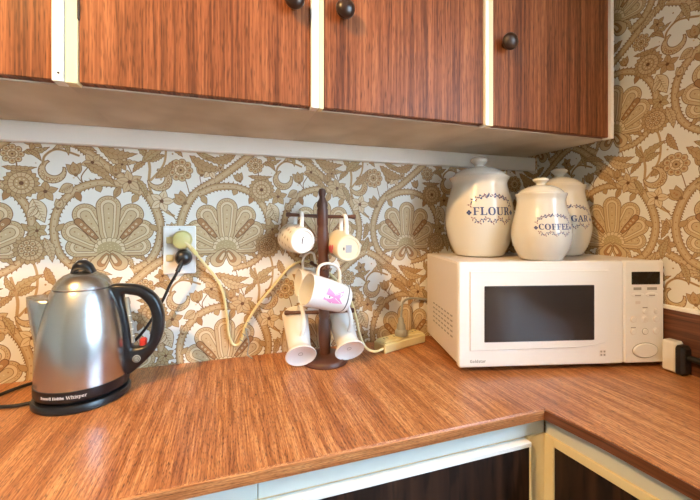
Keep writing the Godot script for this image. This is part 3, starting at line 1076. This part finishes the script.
func power_strip() -> void:
	var at := Vector3(0.395, 0.9, 0.104)
	var ang := 0.33
	var t := thing("power_strip", at, ang, "cream power strip on the worktop with its plug and long lead", "power strip")
	var inv: Transform3D = t.transform.affine_inverse()
	put("housing", bx(Vector3(0, 0, -0.047), Vector3(0.16, 0.024, 0), 0.003), M.cream_plastic, t)
	put("lid", bx(Vector3(0.004, 0.0242, -0.044), Vector3(0.156, 0.029, -0.003), 0.003), M.cream_plastic, t)
	for i in 4:
		var bz := put("socket_outlet", prismed(round_rect(-0.016, -0.017, 0.016, 0.017, 0.006), 0, 0.002, 0.0008, Transform3D(Basis(Vector3.RIGHT, Vector3.FORWARD, Vector3.UP), Vector3(0.025 + i * 0.037, 0.0288, -0.0235))), M.cream_plastic, t)
		for q in [-1, 1]:
			put("slot", bx(Vector3(0.025 + i * 0.037 + q * 0.006 - 0.0012, 0.0306, -0.029), Vector3(0.025 + i * 0.037 + q * 0.006 + 0.0012, 0.0312, -0.021)), M.seam, bz)
	var path := smooth([Vector3(-0.0987, 1.2044, 0.032), Vector3(-0.088, 1.193, 0.034), Vector3(-0.062, 1.159, 0.022), Vector3(-0.0157, 1.0901, 0.012), Vector3(-0.0015, 1.0265, 0.010), Vector3(0.0056, 0.9631, 0.010), Vector3(0.014, 0.939, 0.010), Vector3(0.0255, 0.9345, 0.011), Vector3(0.036, 0.947, 0.012), Vector3(0.0468, 0.9845, 0.012), Vector3(0.0766, 1.0335, 0.012), Vector3(0.1199, 1.0827, 0.010), Vector3(0.1592, 1.1257, 0.006), Vector3(0.2, 1.142, 0.0055), Vector3(0.245, 1.125, 0.0055), Vector3(0.29, 1.085, 0.015), Vector3(0.314, 1.045, 0.045), Vector3(0.323, 1.0, 0.073), Vector3(0.329, 0.955, 0.088), Vector3(0.341, 0.923, 0.099), Vector3(0.362, 0.913, 0.11), Vector3(0.39, 0.914, 0.099)], 7)
	var lp := []
	for p in path: lp.append(inv * p)
	put("cord", tubed(lp, 0.0034, 9), M.cream_plastic, t)
	var pb := Basis(Vector3.RIGHT, Vector3.BACK, Vector3.DOWN)
	var pl := put("plug", turned([Vector2(0, 0), Vector2(0.0215, 0), Vector2(0.0226, 0.005), Vector2(0.022, 0.017), Vector2(0.019, 0.024), Vector2(0.012, 0.0275), Vector2(0, 0.028)], 28, inv * Transform3D(pb, Vector3(-0.1015, 1.2044, 0.0095))), M.yellow_plastic, t)
	put("cord_grip", tubed([inv * Vector3(-0.093, 1.2, 0.03), inv * Vector3(-0.078, 1.181, 0.029), inv * Vector3(-0.069, 1.169, 0.025)], 0.0052, 10), M.yellow_plastic, pl)
	# thin grey tie wound round the lead
	var tie := []
	for i in 40:
		var f := i / 39.0
		var c := Vector3(0.034, 0.943, 0.012).lerp(Vector3(0.058, 1.002, 0.012), f)
		tie.append(inv * (c + Vector3(cos(f * 26.0) * 0.005, 0, sin(f * 26.0) * 0.005)))
	put("cable_tie", tubed(tie, 0.0012, 6), M.grey_plastic, t)
	put("cable_tie", tubed(smooth([inv * Vector3(0.045, 0.975, 0.018), inv * Vector3(0.054, 0.94, 0.018), inv * Vector3(0.05, 0.912, 0.02), inv * Vector3(0.062, 0.9025, 0.03)], 6), 0.0014, 6), M.grey_plastic, t)
	# grey plug standing in the strip
	var g := thing("grey_plug", Vector3(0.462, 0.9312, 0.062), 0, "tapered grey plug standing upright in the cream power strip", "plug")
	put("plug_body", turned([Vector2(0, 0), Vector2(0.0175, 0), Vector2(0.018, 0.008), Vector2(0.016, 0.014), Vector2(0.0125, 0.017), Vector2(0.0115, 0.03), Vector2(0.0085, 0.034), Vector2(0.0075, 0.046), Vector2(0.005, 0.05), Vector2(0, 0.0505)], 24), M.grey_plastic, g)
	put("cord", tubed(smooth([Vector3(0, 0.048, 0), Vector3(0.004, 0.072, -0.004), Vector3(0.022, 0.088, -0.026), Vector3(0.06, 0.09, -0.049), Vector3(0.12, 0.08, -0.055)], 7), 0.0034, 8), M.grey_plastic, g)

func microwave() -> void:
	var t := thing("microwave", Vector3(0.503, 0.9, 0.271), -deg_to_rad(14.6), "white microwave oven with dark door window and control panel", "microwave")
	var W := 0.503
	var y0 := 0.0125
	var H := 0.243
	var top := y0 + H
	put("casing", bx(Vector3(0.003, y0 + 0.002, -0.268), Vector3(W - 0.003, top - 0.002, -0.0175), 0.004), M.casing, t)
	put("front_seam", bx(Vector3(0.0038, y0 + 0.003, -0.018), Vector3(W - 0.0038, top - 0.003, -0.012)), M.seam, t)
	for x in [0.03, W - 0.06]:
		for z in [-0.05, -0.24]:
			put("foot", turned([Vector2(0, 0), Vector2(0.01, 0), Vector2(0.011, 0.013), Vector2(0, 0.0145)], 16, Transform3D(Basis.IDENTITY, Vector3(x + 0.015, 0, z))), M.rubber, t)
	var vs := st()
	for i in 7:
		for j in 5:
			var z := -0.055 - i * 0.0235
			var y := y0 + 0.055 + j * 0.0125 + 0.0
			box(vs, Vector3(0.0018, y, z - 0.0065), Vector3(0.0034, y + 0.0035, z + 0.0065))
	var v := put("vent_slots", built(vs), M.grey_ink, t)
	v.set_meta("kind", "stuff")
	# door
	var dw := 0.4005
	var d := put("door", prismed(round_rect(0, y0, dw, top, 0.006), -0.0125, 0, 0.003), M.white_plastic, t)
	var panel := [Vector2(0.026, y0 + 0.222), Vector2(0.026, y0 + 0.039)]
	panel += [Vector2(0.28, y0 + 0.0405), Vector2(0.325, y0 + 0.044), Vector2(0.352, y0 + 0.051), Vector2(0.362, y0 + 0.06), Vector2(0.362, y0 + 0.222)]
	put("door_panel", prismed(panel, 0, 0.0028, 0.0018), M.white_plastic, d)
	put("window_surround", prismed(round_rect(0.0595, y0 + 0.0585, 0.3245, y0 + 0.1875, 0.002), 0.0026, 0.0034), M.black_plastic, d)
	put("door_glass", prismed(round_rect(0.0615, y0 + 0.0605, 0.3225, y0 + 0.1855, 0.002), 0.0032, 0.0042), M.glass_dark, d)
	var lt := put("lettering", text_mesh("Goldstar", 0.0068, "Droid Sans", 600), M.grey_plastic, d)
	lt.position = Vector3(0.045, y0 + 0.0145, 0.0004)
	for i in 2:
		for j in 2:
			put("logo_square", bx(Vector3(0.3405 + i * 0.0078, y0 + 0.0185 + j * 0.0078, 0), Vector3(0.3475 + i * 0.0078, y0 + 0.0255 + j * 0.0078, 0.0005)), M.casing, d)
			put("logo_dot", prismed(oval(0.344 + i * 0.0078, y0 + 0.022 + j * 0.0078, 0.0022, 0.0022, 10), 0.0004, 0.0008), M.grey_ink, d)
	# control panel
	var c := put("control_panel", prismed(round_rect(dw + 0.0015, y0, W, top, 0.006), -0.0125, 0, 0.003), M.white_plastic, t)
	var pu := func(u: float) -> float: return W * (u - 459.0) / 205.0 + 0.0005
	var pv := func(q: float) -> float: return y0 + H * (363.5 - q) / 104.5
	put("display", prismed(round_rect(pu.call(630), pv.call(283.3), pu.call(659), pv.call(270.3), 0.0015), -0.0004, 0.0014, 0.0006), M.display, c)
	var pr := put("printed_legend", bx(Vector3(pu.call(632), pv.call(289), 0), Vector3(pu.call(640), pv.call(286.2), 0.0003)), M.grey_ink, c)
	put("printed_legend", bx(Vector3(pu.call(646), pv.call(289), 0), Vector3(pu.call(656), pv.call(286.2), 0.0003)), M.grey_ink, c)
	put("printed_legend", bx(Vector3(pu.call(634), pv.call(303.2), 0), Vector3(pu.call(639), pv.call(300.2), 0.0003)), M.casing, c)
	for u in [636.0, 650.5]:
		var b := put("button", prismed(oval(pu.call(u), pv.call(294), 0.0155, 0.0052, 22), 0, 0.0016, 0.0008), M.white_plastic, c)
		put("button_legend", bx(Vector3(pu.call(u - 3), pv.call(295), 0.0014), Vector3(pu.call(u + 3), pv.call(293.8), 0.0018)), M.grey_ink, b)
	for q in [[643.8, 311.0, 1], [655.2, 311.0, 0], [631.8, 318.8, 0], [643.8, 318.8, 0], [655.2, 318.8, 0], [631.8, 331.3, 1], [643.8, 331.3, 2], [655.2, 331.3, 0]]:
		var r := 0.0068 if q[1] > 318.0 else 0.0052
		var rim := put("button", prismed(oval(pu.call(q[0]), pv.call(q[1]), r + 0.0012, r + 0.0012, 20), 0, 0.0008, 0.0002), M.grey_plastic if q[2] == 2 else M.casing, c)
		put("button_cap", prismed(oval(pu.call(q[0]), pv.call(q[1]), r, r, 20), 0.0006, 0.0022, 0.0009), M.white_plastic, rim)
		if q[2] == 1:
			put("button_legend", bx(Vector3(pu.call(q[0] - 2.5), pv.call(q[1] - 3.6), 0), Vector3(pu.call(q[0] + 2.5), pv.call(q[1] - 4.6), 0.0004)), M.grey_ink, rim)
	var ob := put("open_button", prismed(oval(pu.call(643.8), pv.call(350.6), 0.0325, 0.0185, 36), -0.0006, 0.001, 0.0004), M.grey_plastic, c)
	put("button_cap", prismed(oval(pu.call(643.8), pv.call(350.6), 0.0312, 0.0172, 36), 0.0006, 0.0034, 0.0022), M.white_plastic, ob)

func canister(called_words: String, at: Vector3, prof: Array, lid: Array, text_size: float, ty: float, turn: float, span_w: float, label: String, size: float) -> void:
	var t := thing("storage_canister", at, 0, label, "canister", "cream pottery canisters on the microwave")
	t.scale = Vector3.ONE * size
	var sm := smooth(prof, 6)
	put("jar", turned([Vector2(0, 0), Vector2(prof[0].x - 0.004, 0)] + sm, 64), M.pottery, t)
	put("lid", turned(lid.slice(0, 2) + smooth(lid.slice(1), 5), 56), M.pottery, t)
	var rad := func(y: float) -> float:
		for i in sm.size() - 1:
			if y <= sm[i + 1].y:
				return lerpf(sm[i].x, sm[i + 1].x, clampf((y - sm[i].y) / maxf(sm[i + 1].y - sm[i].y, 1e-5), 0.0, 1.0))
		return sm[-1].x
	put("lettering", bent_text(called_words, text_size, rad, turn, ty, "Droid Serif", 700), M.blue_ink, t)
	# sprigs in an arch above and a garland below
	var sb := st()
	var sr := st()
	var k := 0
	for i in 19:
		var f := i / 18.0 * 2.0 - 1.0
		var x := f * span_w * 0.62
		var y := ty + text_size * (0.75 + 1.15 * sqrt(maxf(0.0, 1.0 - f * f)))
		if absf(f) < 0.08: continue
		sprig(sb if k % 3 else sr, Vector2(x, y), text_size * 0.3, f * 1.2 + k, rad, turn)
		k += 1
	for i in 13:
		var f := i / 12.0 * 2.0 - 1.0
		if absf(absf(f) - 0.25) < 0.06: continue
		sprig(sb if k % 2 else sr, Vector2(f * span_w * 0.55, ty - text_size * (1.1 + 0.25 * cos(f * 9.0))), text_size * 0.27, f * 3.0 + k, rad, turn)
		k += 1
	for sg in [-1.0, 1.0]:
		for j in 4:
			var a := TAU * j / 4
			wrap_poly(sb, oval(sg * span_w * 0.66 + cos(a) * text_size * 0.17, ty - text_size * 0.15 + sin(a) * text_size * 0.17, text_size * 0.15, text_size * 0.15, 8), rad, turn)
	put("floral_border", built(sb), M.blue_ink, t).set_meta("kind", "stuff")
	put("floral_border", built(sr), M.rust_ink, t).set_meta("kind", "stuff")

func sprig(s: SurfaceTool, c: Vector2, r: float, a: float, rad: Callable, turn: float) -> void:
	for j in 3:
		var d := Vector2(cos(a + j * 2.1), sin(a + j * 2.1))
		var e := Vector2(-d.y, d.x)
		wrap_poly(s, [c, c + d * r * 0.6 + e * r * 0.32, c + d * r * 1.3, c + d * r * 0.6 - e * r * 0.32], rad, turn)

func canisters() -> void:
	var y := 1.1558
	canister("FLOUR", Vector3(0.668, y, 0.132), [Vector2(0.060, 0.001), Vector2(0.064, 0.006), Vector2(0.0785, 0.036), Vector2(0.0885, 0.076), Vector2(0.0893, 0.103), Vector2(0.0855, 0.138), Vector2(0.0775, 0.168), Vector2(0.0722, 0.188), Vector2(0.073, 0.199), Vector2(0.0792, 0.2095), Vector2(0.0765, 0.2115), Vector2(0.068, 0.210)],
		[Vector2(0, 0.209), Vector2(0.0675, 0.2112), Vector2(0.069, 0.2155), Vector2(0.064, 0.222), Vector2(0.050, 0.231), Vector2(0.030, 0.238), Vector2(0.015, 0.2405), Vector2(0.0135, 0.247), Vector2(0.0215, 0.254), Vector2(0.0225, 0.260), Vector2(0.016, 0.266), Vector2(0.006, 0.2685), Vector2(0, 0.269)],
		0.021, 0.117, 2.156 - 0.30, 0.088, "tallest cream canister marked FLOUR on the microwave's left", 1.02)
	canister("COFFEE", Vector3(0.734, y, 0.281), [Vector2(0.046, 0.001), Vector2(0.050, 0.005), Vector2(0.062, 0.027), Vector2(0.0695, 0.055), Vector2(0.0690, 0.078), Vector2(0.0640, 0.105), Vector2(0.0585, 0.130), Vector2(0.0560, 0.148), Vector2(0.0572, 0.157), Vector2(0.0595, 0.1645), Vector2(0.0575, 0.1665), Vector2(0.051, 0.165)],
		[Vector2(0, 0.164), Vector2(0.050, 0.166), Vector2(0.0515, 0.169), Vector2(0.048, 0.174), Vector2(0.038, 0.181), Vector2(0.022, 0.1865), Vector2(0.012, 0.1885), Vector2(0.011, 0.193), Vector2(0.0165, 0.198), Vector2(0.0185, 0.2025), Vector2(0.013, 0.2065), Vector2(0.005, 0.208), Vector2(0, 0.2085)],
		0.0145, 0.083, 2.09 - 0.19, 0.066, "smallest cream canister marked COFFEE at the front of the microwave", 0.968)
	canister("SUGAR", Vector3(0.899, y, 0.187), [Vector2(0.055, 0.001), Vector2(0.059, 0.006), Vector2(0.071, 0.032), Vector2(0.0785, 0.066), Vector2(0.0780, 0.092), Vector2(0.0725, 0.124), Vector2(0.0655, 0.152), Vector2(0.0625, 0.172), Vector2(0.0635, 0.182), Vector2(0.066, 0.1905), Vector2(0.064, 0.1925), Vector2(0.057, 0.191)],
		[Vector2(0, 0.190), Vector2(0.056, 0.192), Vector2(0.0575, 0.1955), Vector2(0.053, 0.201), Vector2(0.042, 0.209), Vector2(0.025, 0.2155), Vector2(0.0135, 0.218), Vector2(0.0125, 0.224), Vector2(0.0195, 0.2305), Vector2(0.0215, 0.2355), Vector2(0.015, 0.2405), Vector2(0.006, 0.2425), Vector2(0, 0.243)],
		0.0172, 0.1, 2.02 - 0.08, 0.08, "middle-sized cream canister marked SUGAR, half hidden behind the smallest", 1.01)

# ---------------------------------------------------------------- mugs
func mug_frame(base: Vector3, rim: Vector3, hook: Vector3) -> Transform3D:
	var y := (rim - base).normalized()
	var h := hook - (base + rim) / 2.0
	var x := (h - y * h.dot(y)).normalized()
	return Transform3D(Basis(x, y, x.cross(y)), base)

func mug_body(r0: float, r1: float, h: float, outer := []) -> ArrayMesh:
	var prof := [Vector2(0, 0.003), Vector2(r0 * 0.78, 0.003), Vector2(r0 * 0.8, 0), Vector2(r0 * 0.9, 0), Vector2(r0 * 0.97, 0.002), Vector2(r0, 0.006)]
	if outer: prof = outer.duplicate()
	else: prof.append(Vector2(lerpf(r0, r1, 0.5) + 0.0006, h * 0.5))
	prof += [Vector2(r1, h - 0.001), Vector2(r1 - 0.0012, h), Vector2(r1 - 0.0024, h - 0.001), Vector2(lerpf(r0, r1, 0.55) - 0.003, h * 0.5), Vector2(minf(r0, r1) * 0.86, 0.012), Vector2(0, 0.009)]
	return turned(prof, 48)

func mug_handle(r: float, e: float, ya: float, yb: float) -> ArrayMesh:
	var m := (ya + yb) / 2.0
	var pts := smooth([Vector3(r - 0.003, yb, 0), Vector3(r + e * 0.55, yb + 0.004, 0), Vector3(r + e * 0.95, lerpf(m, yb, 0.55), 0), Vector3(r + e * 0.97, lerpf(m, ya, 0.35), 0), Vector3(r + e * 0.6, ya + 0.004, 0), Vector3(r - 0.003, ya - 0.002, 0)], 6)
	return tubed(pts, 0.0032, 10, Vector3(0, 0, 1), 0.0055)

func mugs() -> void:
	var names := ["white mug with small grey-brown leaf marks on the top left arm", "cream and white mug with a red flower on the top right arm", "white mug with a pink bird hanging sideways at the front", "shaded white mug hanging behind the pink bird mug", "tall white footed mug on the lower left arm", "tall white footed mug on the lower right arm"]
	var spots := [
		[Vector3(0.1734, 1.2018, 0.118), Vector3(0.1603, 1.2085, 0.0323), Vector3(0.1738, 1.2675, 0.078)],
		[Vector3(0.2745, 1.1834, 0.162), Vector3(0.2764, 1.1919, 0.0782), Vector3(0.2757, 1.26, 0.1125)],
		[Vector3(0.2611, 1.068, 0.176), Vector3(0.1648, 1.1003, 0.1962), Vector3(0.2218, 1.1466, 0.1786)],
		[Vector3(0.2352, 1.0846, 0.038), Vector3(0.1753, 1.0897, 0.044), Vector3(0.2102, 1.1398, 0.0407)],
		[Vector3(0.164, 0.9341, 0.1412), Vector3(0.1692, 1.0052, 0.0340), Vector3(0.1737, 1.0255, 0.0917)],
		[Vector3(0.2785, 0.9399, 0.1588), Vector3(0.2760, 1.0159, 0.0562), Vector3(0.2811, 1.0269, 0.1122)]]
	for i in 6:
		var t := thing("mug", Vector3.ZERO, 0, names[i], "mug", "mugs on the mug tree")
		t.transform = mug_frame(spots[i][0], spots[i][1], spots[i][2])
		var h: float = (spots[i][1] - spots[i][0]).length()
		if i < 4:
			var r0: float = [0.0315, 0.0315, 0.032, 0.032][i]
			var r1: float = [0.0375, 0.037, 0.0365, 0.036][i]
			put("cup", mug_body(r0, r1, h), M.china_warm if i == 1 else M.china, t)
			put("handle", mug_handle(0.0345, [0.034, 0.042, 0.034, 0.046][i], h * 0.26, h * 0.8), M.china, t)
			var rad := func(y: float) -> float: return lerpf(r0, r1, y / h) + 0.0006
			var s := st()
			if i == 0:
				for a in 11:
					for b in 4:
						var c := Vector2((a + 0.5 * (b % 2)) * 0.0205, 0.016 + b * 0.018)
						wrap_poly(s, [c + Vector2(-0.0055, -0.001), c + Vector2(-0.001, 0.0022), c + Vector2(0.006, 0.002), c + Vector2(0.002, -0.0012), c + Vector2(-0.001, -0.0035)], rad, float(a) * 0.02, 0.0006)
				put("leaf_marks", built(s), M.brown_ink, t).set_meta("kind", "stuff")
				var u := st()
				prism(u, round_rect(-0.0015, -0.007, 0.0005, 0.006, 0.0005), 0, 0.0005, 0, Transform3D(Basis(Vector3.FORWARD, Vector3.RIGHT, Vector3.DOWN), Vector3(0, 0.0028, 0)))
				prism(u, oval(0.0008, 0.0085, 0.0012, 0.0012, 8), 0, 0.0005, 0, Transform3D(Basis(Vector3.FORWARD, Vector3.RIGHT, Vector3.DOWN), Vector3(0, 0.0028, 0)))
				put("maker_mark", built(u), M.dark_ink, t)
			elif i == 1:
				for sg in [[0.0, 0.0], [0.008, 0.006], [-0.002, 0.012], [0.01, -0.008], [0.004, 0.016]]:
					wrap_poly(s, oval(sg[0], 0.032 + sg[1], 0.0065, 0.0062, 12), rad, 1.85)
				put("flower_print", built(s), M.coral, t)
				s = st()
				var ln := smooth([Vector2(-0.028, 0.006), Vector2(-0.012, 0.02), Vector2(-0.008, 0.036), Vector2(-0.016, 0.05), Vector2(-0.026, 0.056)], 5)
				ribbon(s, ln, 0.0022, rad, 1.85)
				ribbon(s, smooth([Vector2(-0.008, 0.036), Vector2(-0.02, 0.042), Vector2(-0.026, 0.04)], 4), 0.0018, rad, 1.85)
				put("stem_print", built(s), M.dark_ink, t)
				var u := st()
				var ub := Transform3D(Basis(Vector3.FORWARD, Vector3.RIGHT, Vector3.DOWN), Vector3(0, 0.0028, 0))
				for q in 7:
					prism(u, [Vector2(-0.007, -0.009 + q * 0.0026), Vector2(0.008, -0.009 + q * 0.0026), Vector2(0.008, -0.0074 + q * 0.0026), Vector2(-0.007, -0.0074 + q * 0.0026)], 0, 0.0004, 0, ub)
				put("base_label", built(u), mat(rgb(150, 158, 186), 0.5), t)
				var u2 := st()
				prism(u2, oval(-0.0115, 0.0, 0.0016, 0.004, 10), 0, 0.0004, 0, ub)
				put("maker_mark", built(u2), M.dark_ink, t)
			elif i == 2:
				# bird: body, tail, head and wing, in pink
				var tn := 1.6
				wrap_poly(s, [Vector2(-0.012, 0.075), Vector2(0.004, 0.071), Vector2(0.016, 0.068), Vector2(0.010, 0.058), Vector2(0.004, 0.049), Vector2(0.010, 0.038), Vector2(0.017, 0.026), Vector2(0.006, 0.029), Vector2(-0.002, 0.036), Vector2(-0.012, 0.025), Vector2(-0.015, 0.04), Vector2(-0.017, 0.055), Vector2(-0.013, 0.066)], rad, tn)
				put("bird_print", built(s), M.pink, t)
				s = st()
				wrap_poly(s, oval(-0.004, 0.062, 0.0019, 0.0019, 8), rad, tn, 0.0009)
				put("eye_print", built(s), M.dark_ink, t)
				s = st()
				ribbon(s, smooth([Vector2(-0.05, 0.021), Vector2(-0.03, 0.014), Vector2(-0.012, 0.0135), Vector2(0.01, 0.013), Vector2(0.03, 0.01), Vector2(0.045, 0.012)], 5), 0.0022, rad, tn)
				put("branch_print", built(s), M.dark_ink, t)
				s = st()
				ribbon(s, [Vector2(-0.016, 0.052), Vector2(0.004, 0.049)], 0.0016, rad, tn, 0.0009)
				ribbon(s, [Vector2(0.003, 0.047), Vector2(0.012, 0.029)], 0.0014, rad, tn, 0.0009)
				ribbon(s, [Vector2(-0.004, 0.047), Vector2(-0.012, 0.03)], 0.0014, rad, tn, 0.0009)
				put("feather_print", built(s), M.china, t).set_meta("kind", "stuff")
		else:
			var outer := [Vector2(0, 0.007), Vector2(0.024, 0.0055), Vector2(0.0335, 0.0012), Vector2(0.0352, 0.0), Vector2(0.0366, 0.0012), Vector2(0.0362, 0.004), Vector2(0.0315, 0.0105), Vector2(0.0275, 0.019), Vector2(0.0272, 0.03), Vector2(0.0292, 0.065), Vector2(0.0315, 0.1)]
			put("cup", mug_body(0.028, 0.0335, h, outer), M.china, t)
			put("handle", mug_handle(0.029, 0.033, h * 0.3, h * 0.86), M.china, t)
			var mk := turned([Vector2(0.0046, 0.0), Vector2(0.0056, 0.0), Vector2(0.0056, 0.0006), Vector2(0.0046, 0.0006), Vector2(0.0046, 0)], 18, Transform3D(Basis(Vector3.RIGHT, Vector3.DOWN, Vector3.FORWARD), Vector3(0, 0.0068, 0)))
			put("maker_mark", mk, M.grey_ink, t)

func ribbon(s: SurfaceTool, pts: Array, w: float, rad: Callable, turn: float, lift := 0.0007) -> void:
	for i in pts.size() - 1:
		var a: Vector2 = pts[i]
		var b: Vector2 = pts[i + 1]
		var e := Vector2(-(b - a).y, (b - a).x).normalized() * w / 2.0
		wrap_poly(s, [a - e, b - e, b + e, a + e], rad, turn, lift)

func mug_tree() -> void:
	var t := thing("mug_tree", Vector3(0.233, 0.9, 0.099), 0, "dark turned wooden mug tree with six arms", "mug stand")
	t.rotation.z = 0.018
	put("base", turned([Vector2(0, 0), Vector2(0.056, 0), Vector2(0.058, 0.003), Vector2(0.057, 0.010), Vector2(0.052, 0.0145), Vector2(0.035, 0.017), Vector2(0.016, 0.020), Vector2(0, 0.021)], 48), M.tree, t)
	put("post", turned([Vector2(0, 0.018), Vector2(0.0135, 0.019), Vector2(0.0125, 0.03), Vector2(0.0145, 0.05), Vector2(0.0155, 0.085), Vector2(0.0135, 0.105), Vector2(0.0125, 0.108), Vector2(0.0138, 0.112), Vector2(0.0138, 0.135), Vector2(0.0125, 0.14), Vector2(0.0125, 0.21), Vector2(0.014, 0.215), Vector2(0.014, 0.255), Vector2(0.0125, 0.262), Vector2(0.0145, 0.30), Vector2(0.0135, 0.333), Vector2(0.0122, 0.337), Vector2(0.0138, 0.341), Vector2(0.0138, 0.378), Vector2(0.0122, 0.382), Vector2(0.014, 0.388), Vector2(0.0128, 0.397), Vector2(0.0085, 0.405), Vector2(0.0068, 0.410), Vector2(0.0092, 0.417), Vector2(0.0096, 0.424), Vector2(0.0065, 0.430), Vector2(0, 0.432)], 28), M.tree, t)
	var inv := t.transform.affine_inverse()
	for a in [[Vector3(0.226, 1.2615, 0.097), Vector3(0.1405, 1.2665, 0.067)], [Vector3(0.226, 1.2615, 0.097), Vector3(0.306, 1.2605, 0.125)], [Vector3(0.2283, 1.128, 0.0985), Vector3(0.2178, 1.1452, 0.1838)], [Vector3(0.2283, 1.128, 0.0985), Vector3(0.2165, 1.1371, 0.014)], [Vector3(0.2305, 1.0225, 0.099), Vector3(0.1365, 1.0205, 0.066)], [Vector3(0.2305, 1.0225, 0.099), Vector3(0.302, 1.0275, 0.124)]]:
		var p: Vector3 = inv * a[0]
		var q: Vector3 = inv * a[1]
		var y := (q - p).normalized()
		var x := y.cross(Vector3.UP).normalized()
		var l := (q - p).length()
		put("arm", turned([Vector2(0, 0), Vector2(0.0052, 0), Vector2(0.0042, l * 0.5), Vector2(0.0046, l - 0.014), Vector2(0.0062, l - 0.007), Vector2(0.0058, l - 0.0015), Vector2(0.003, l), Vector2(0, l)], 14, Transform3D(Basis(x, y, x.cross(y)), p)), M.tree, t)

func adaptor() -> void:
	var t := thing("plug_adaptor", Vector3(0.98, 0.9, 0.408), 0.0, "cream plug with black end and black lead beside the microwave's right side", "plug")
	var xf := Transform3D(Basis(Vector3.UP, Vector3.RIGHT, Vector3.BACK), Vector3.ZERO)
	put("plug_body", prismed(round_rect(0.004, -0.016, 0.074, 0.014, 0.006), 0.001, 0.028, 0.004, xf), M.pottery, t)
	put("end_cap", prismed(round_rect(0.002, -0.018, 0.068, 0.0145, 0.008), 0.0282, 0.044, 0.006, xf), M.black_plastic, t)
	put("cord", tubed(smooth([Vector3(0, 0.042, 0.04), Vector3(0.002, 0.04, 0.07), Vector3(0.0, 0.03, 0.11), Vector3(-0.004, 0.012, 0.17), Vector3(-0.004, 0.0075, 0.24), Vector3(0.0, 0.0075, 0.4)], 7), 0.007, 12), M.rubber, t)

func ceiling_lamp() -> void:
	# a warm adjustable spotlight on the ceiling, aimed at the worktop and the wall below the cabinets
	var t := thing("ceiling_spotlight", LAMP_AT, 0, "white ceiling spotlight aimed at the worktop and kettle", "lamp")
	t.look_at_from_position(LAMP_AT, LAMP_AIM, Vector3.UP)
	var back := Transform3D(Basis(Vector3.RIGHT, Vector3.FORWARD, Vector3.UP), Vector3.ZERO)
	put("lamp_can", turned([Vector2(0, -0.12), Vector2(0.03, -0.12), Vector2(0.045, -0.1), Vector2(0.05, 0.0), Vector2(0.047, 0.0), Vector2(0.043, -0.012), Vector2(0, -0.012)], 32, back), M.white_paint, t)
	var g := StandardMaterial3D.new()
	g.albedo_color = rgb(255, 240, 214)
	g.emission_enabled = true
	g.emission = LAMP_COLOR
	g.emission_energy_multiplier = 4.0
	put("lamp_lens", turned([Vector2(0, -0.011), Vector2(0.042, -0.011), Vector2(0.03, -0.006), Vector2(0, -0.004)], 32, back), g, t)
	var inv := t.transform.affine_inverse()
	put("bracket", tubed([inv * (LAMP_AT + t.basis.z * 0.09), inv * Vector3(LAMP_AT.x + t.basis.z.x * 0.09, 2.449, LAMP_AT.z + t.basis.z.z * 0.09)], 0.009, 12), M.white_paint, t)
	var l := SpotLight3D.new()
	l.name = "lamp_light"
	l.light_color = LAMP_COLOR
	l.light_energy = LAMP_ENERGY
	l.light_size = 0.042
	l.spot_angle = 37.0
	l.spot_angle_attenuation = 0.85
	l.spot_range = 12.0
	l.spot_attenuation = 2.0
	l.shadow_enabled = true
	l.position = Vector3(0, 0, -0.004)
	t.add_child(l)
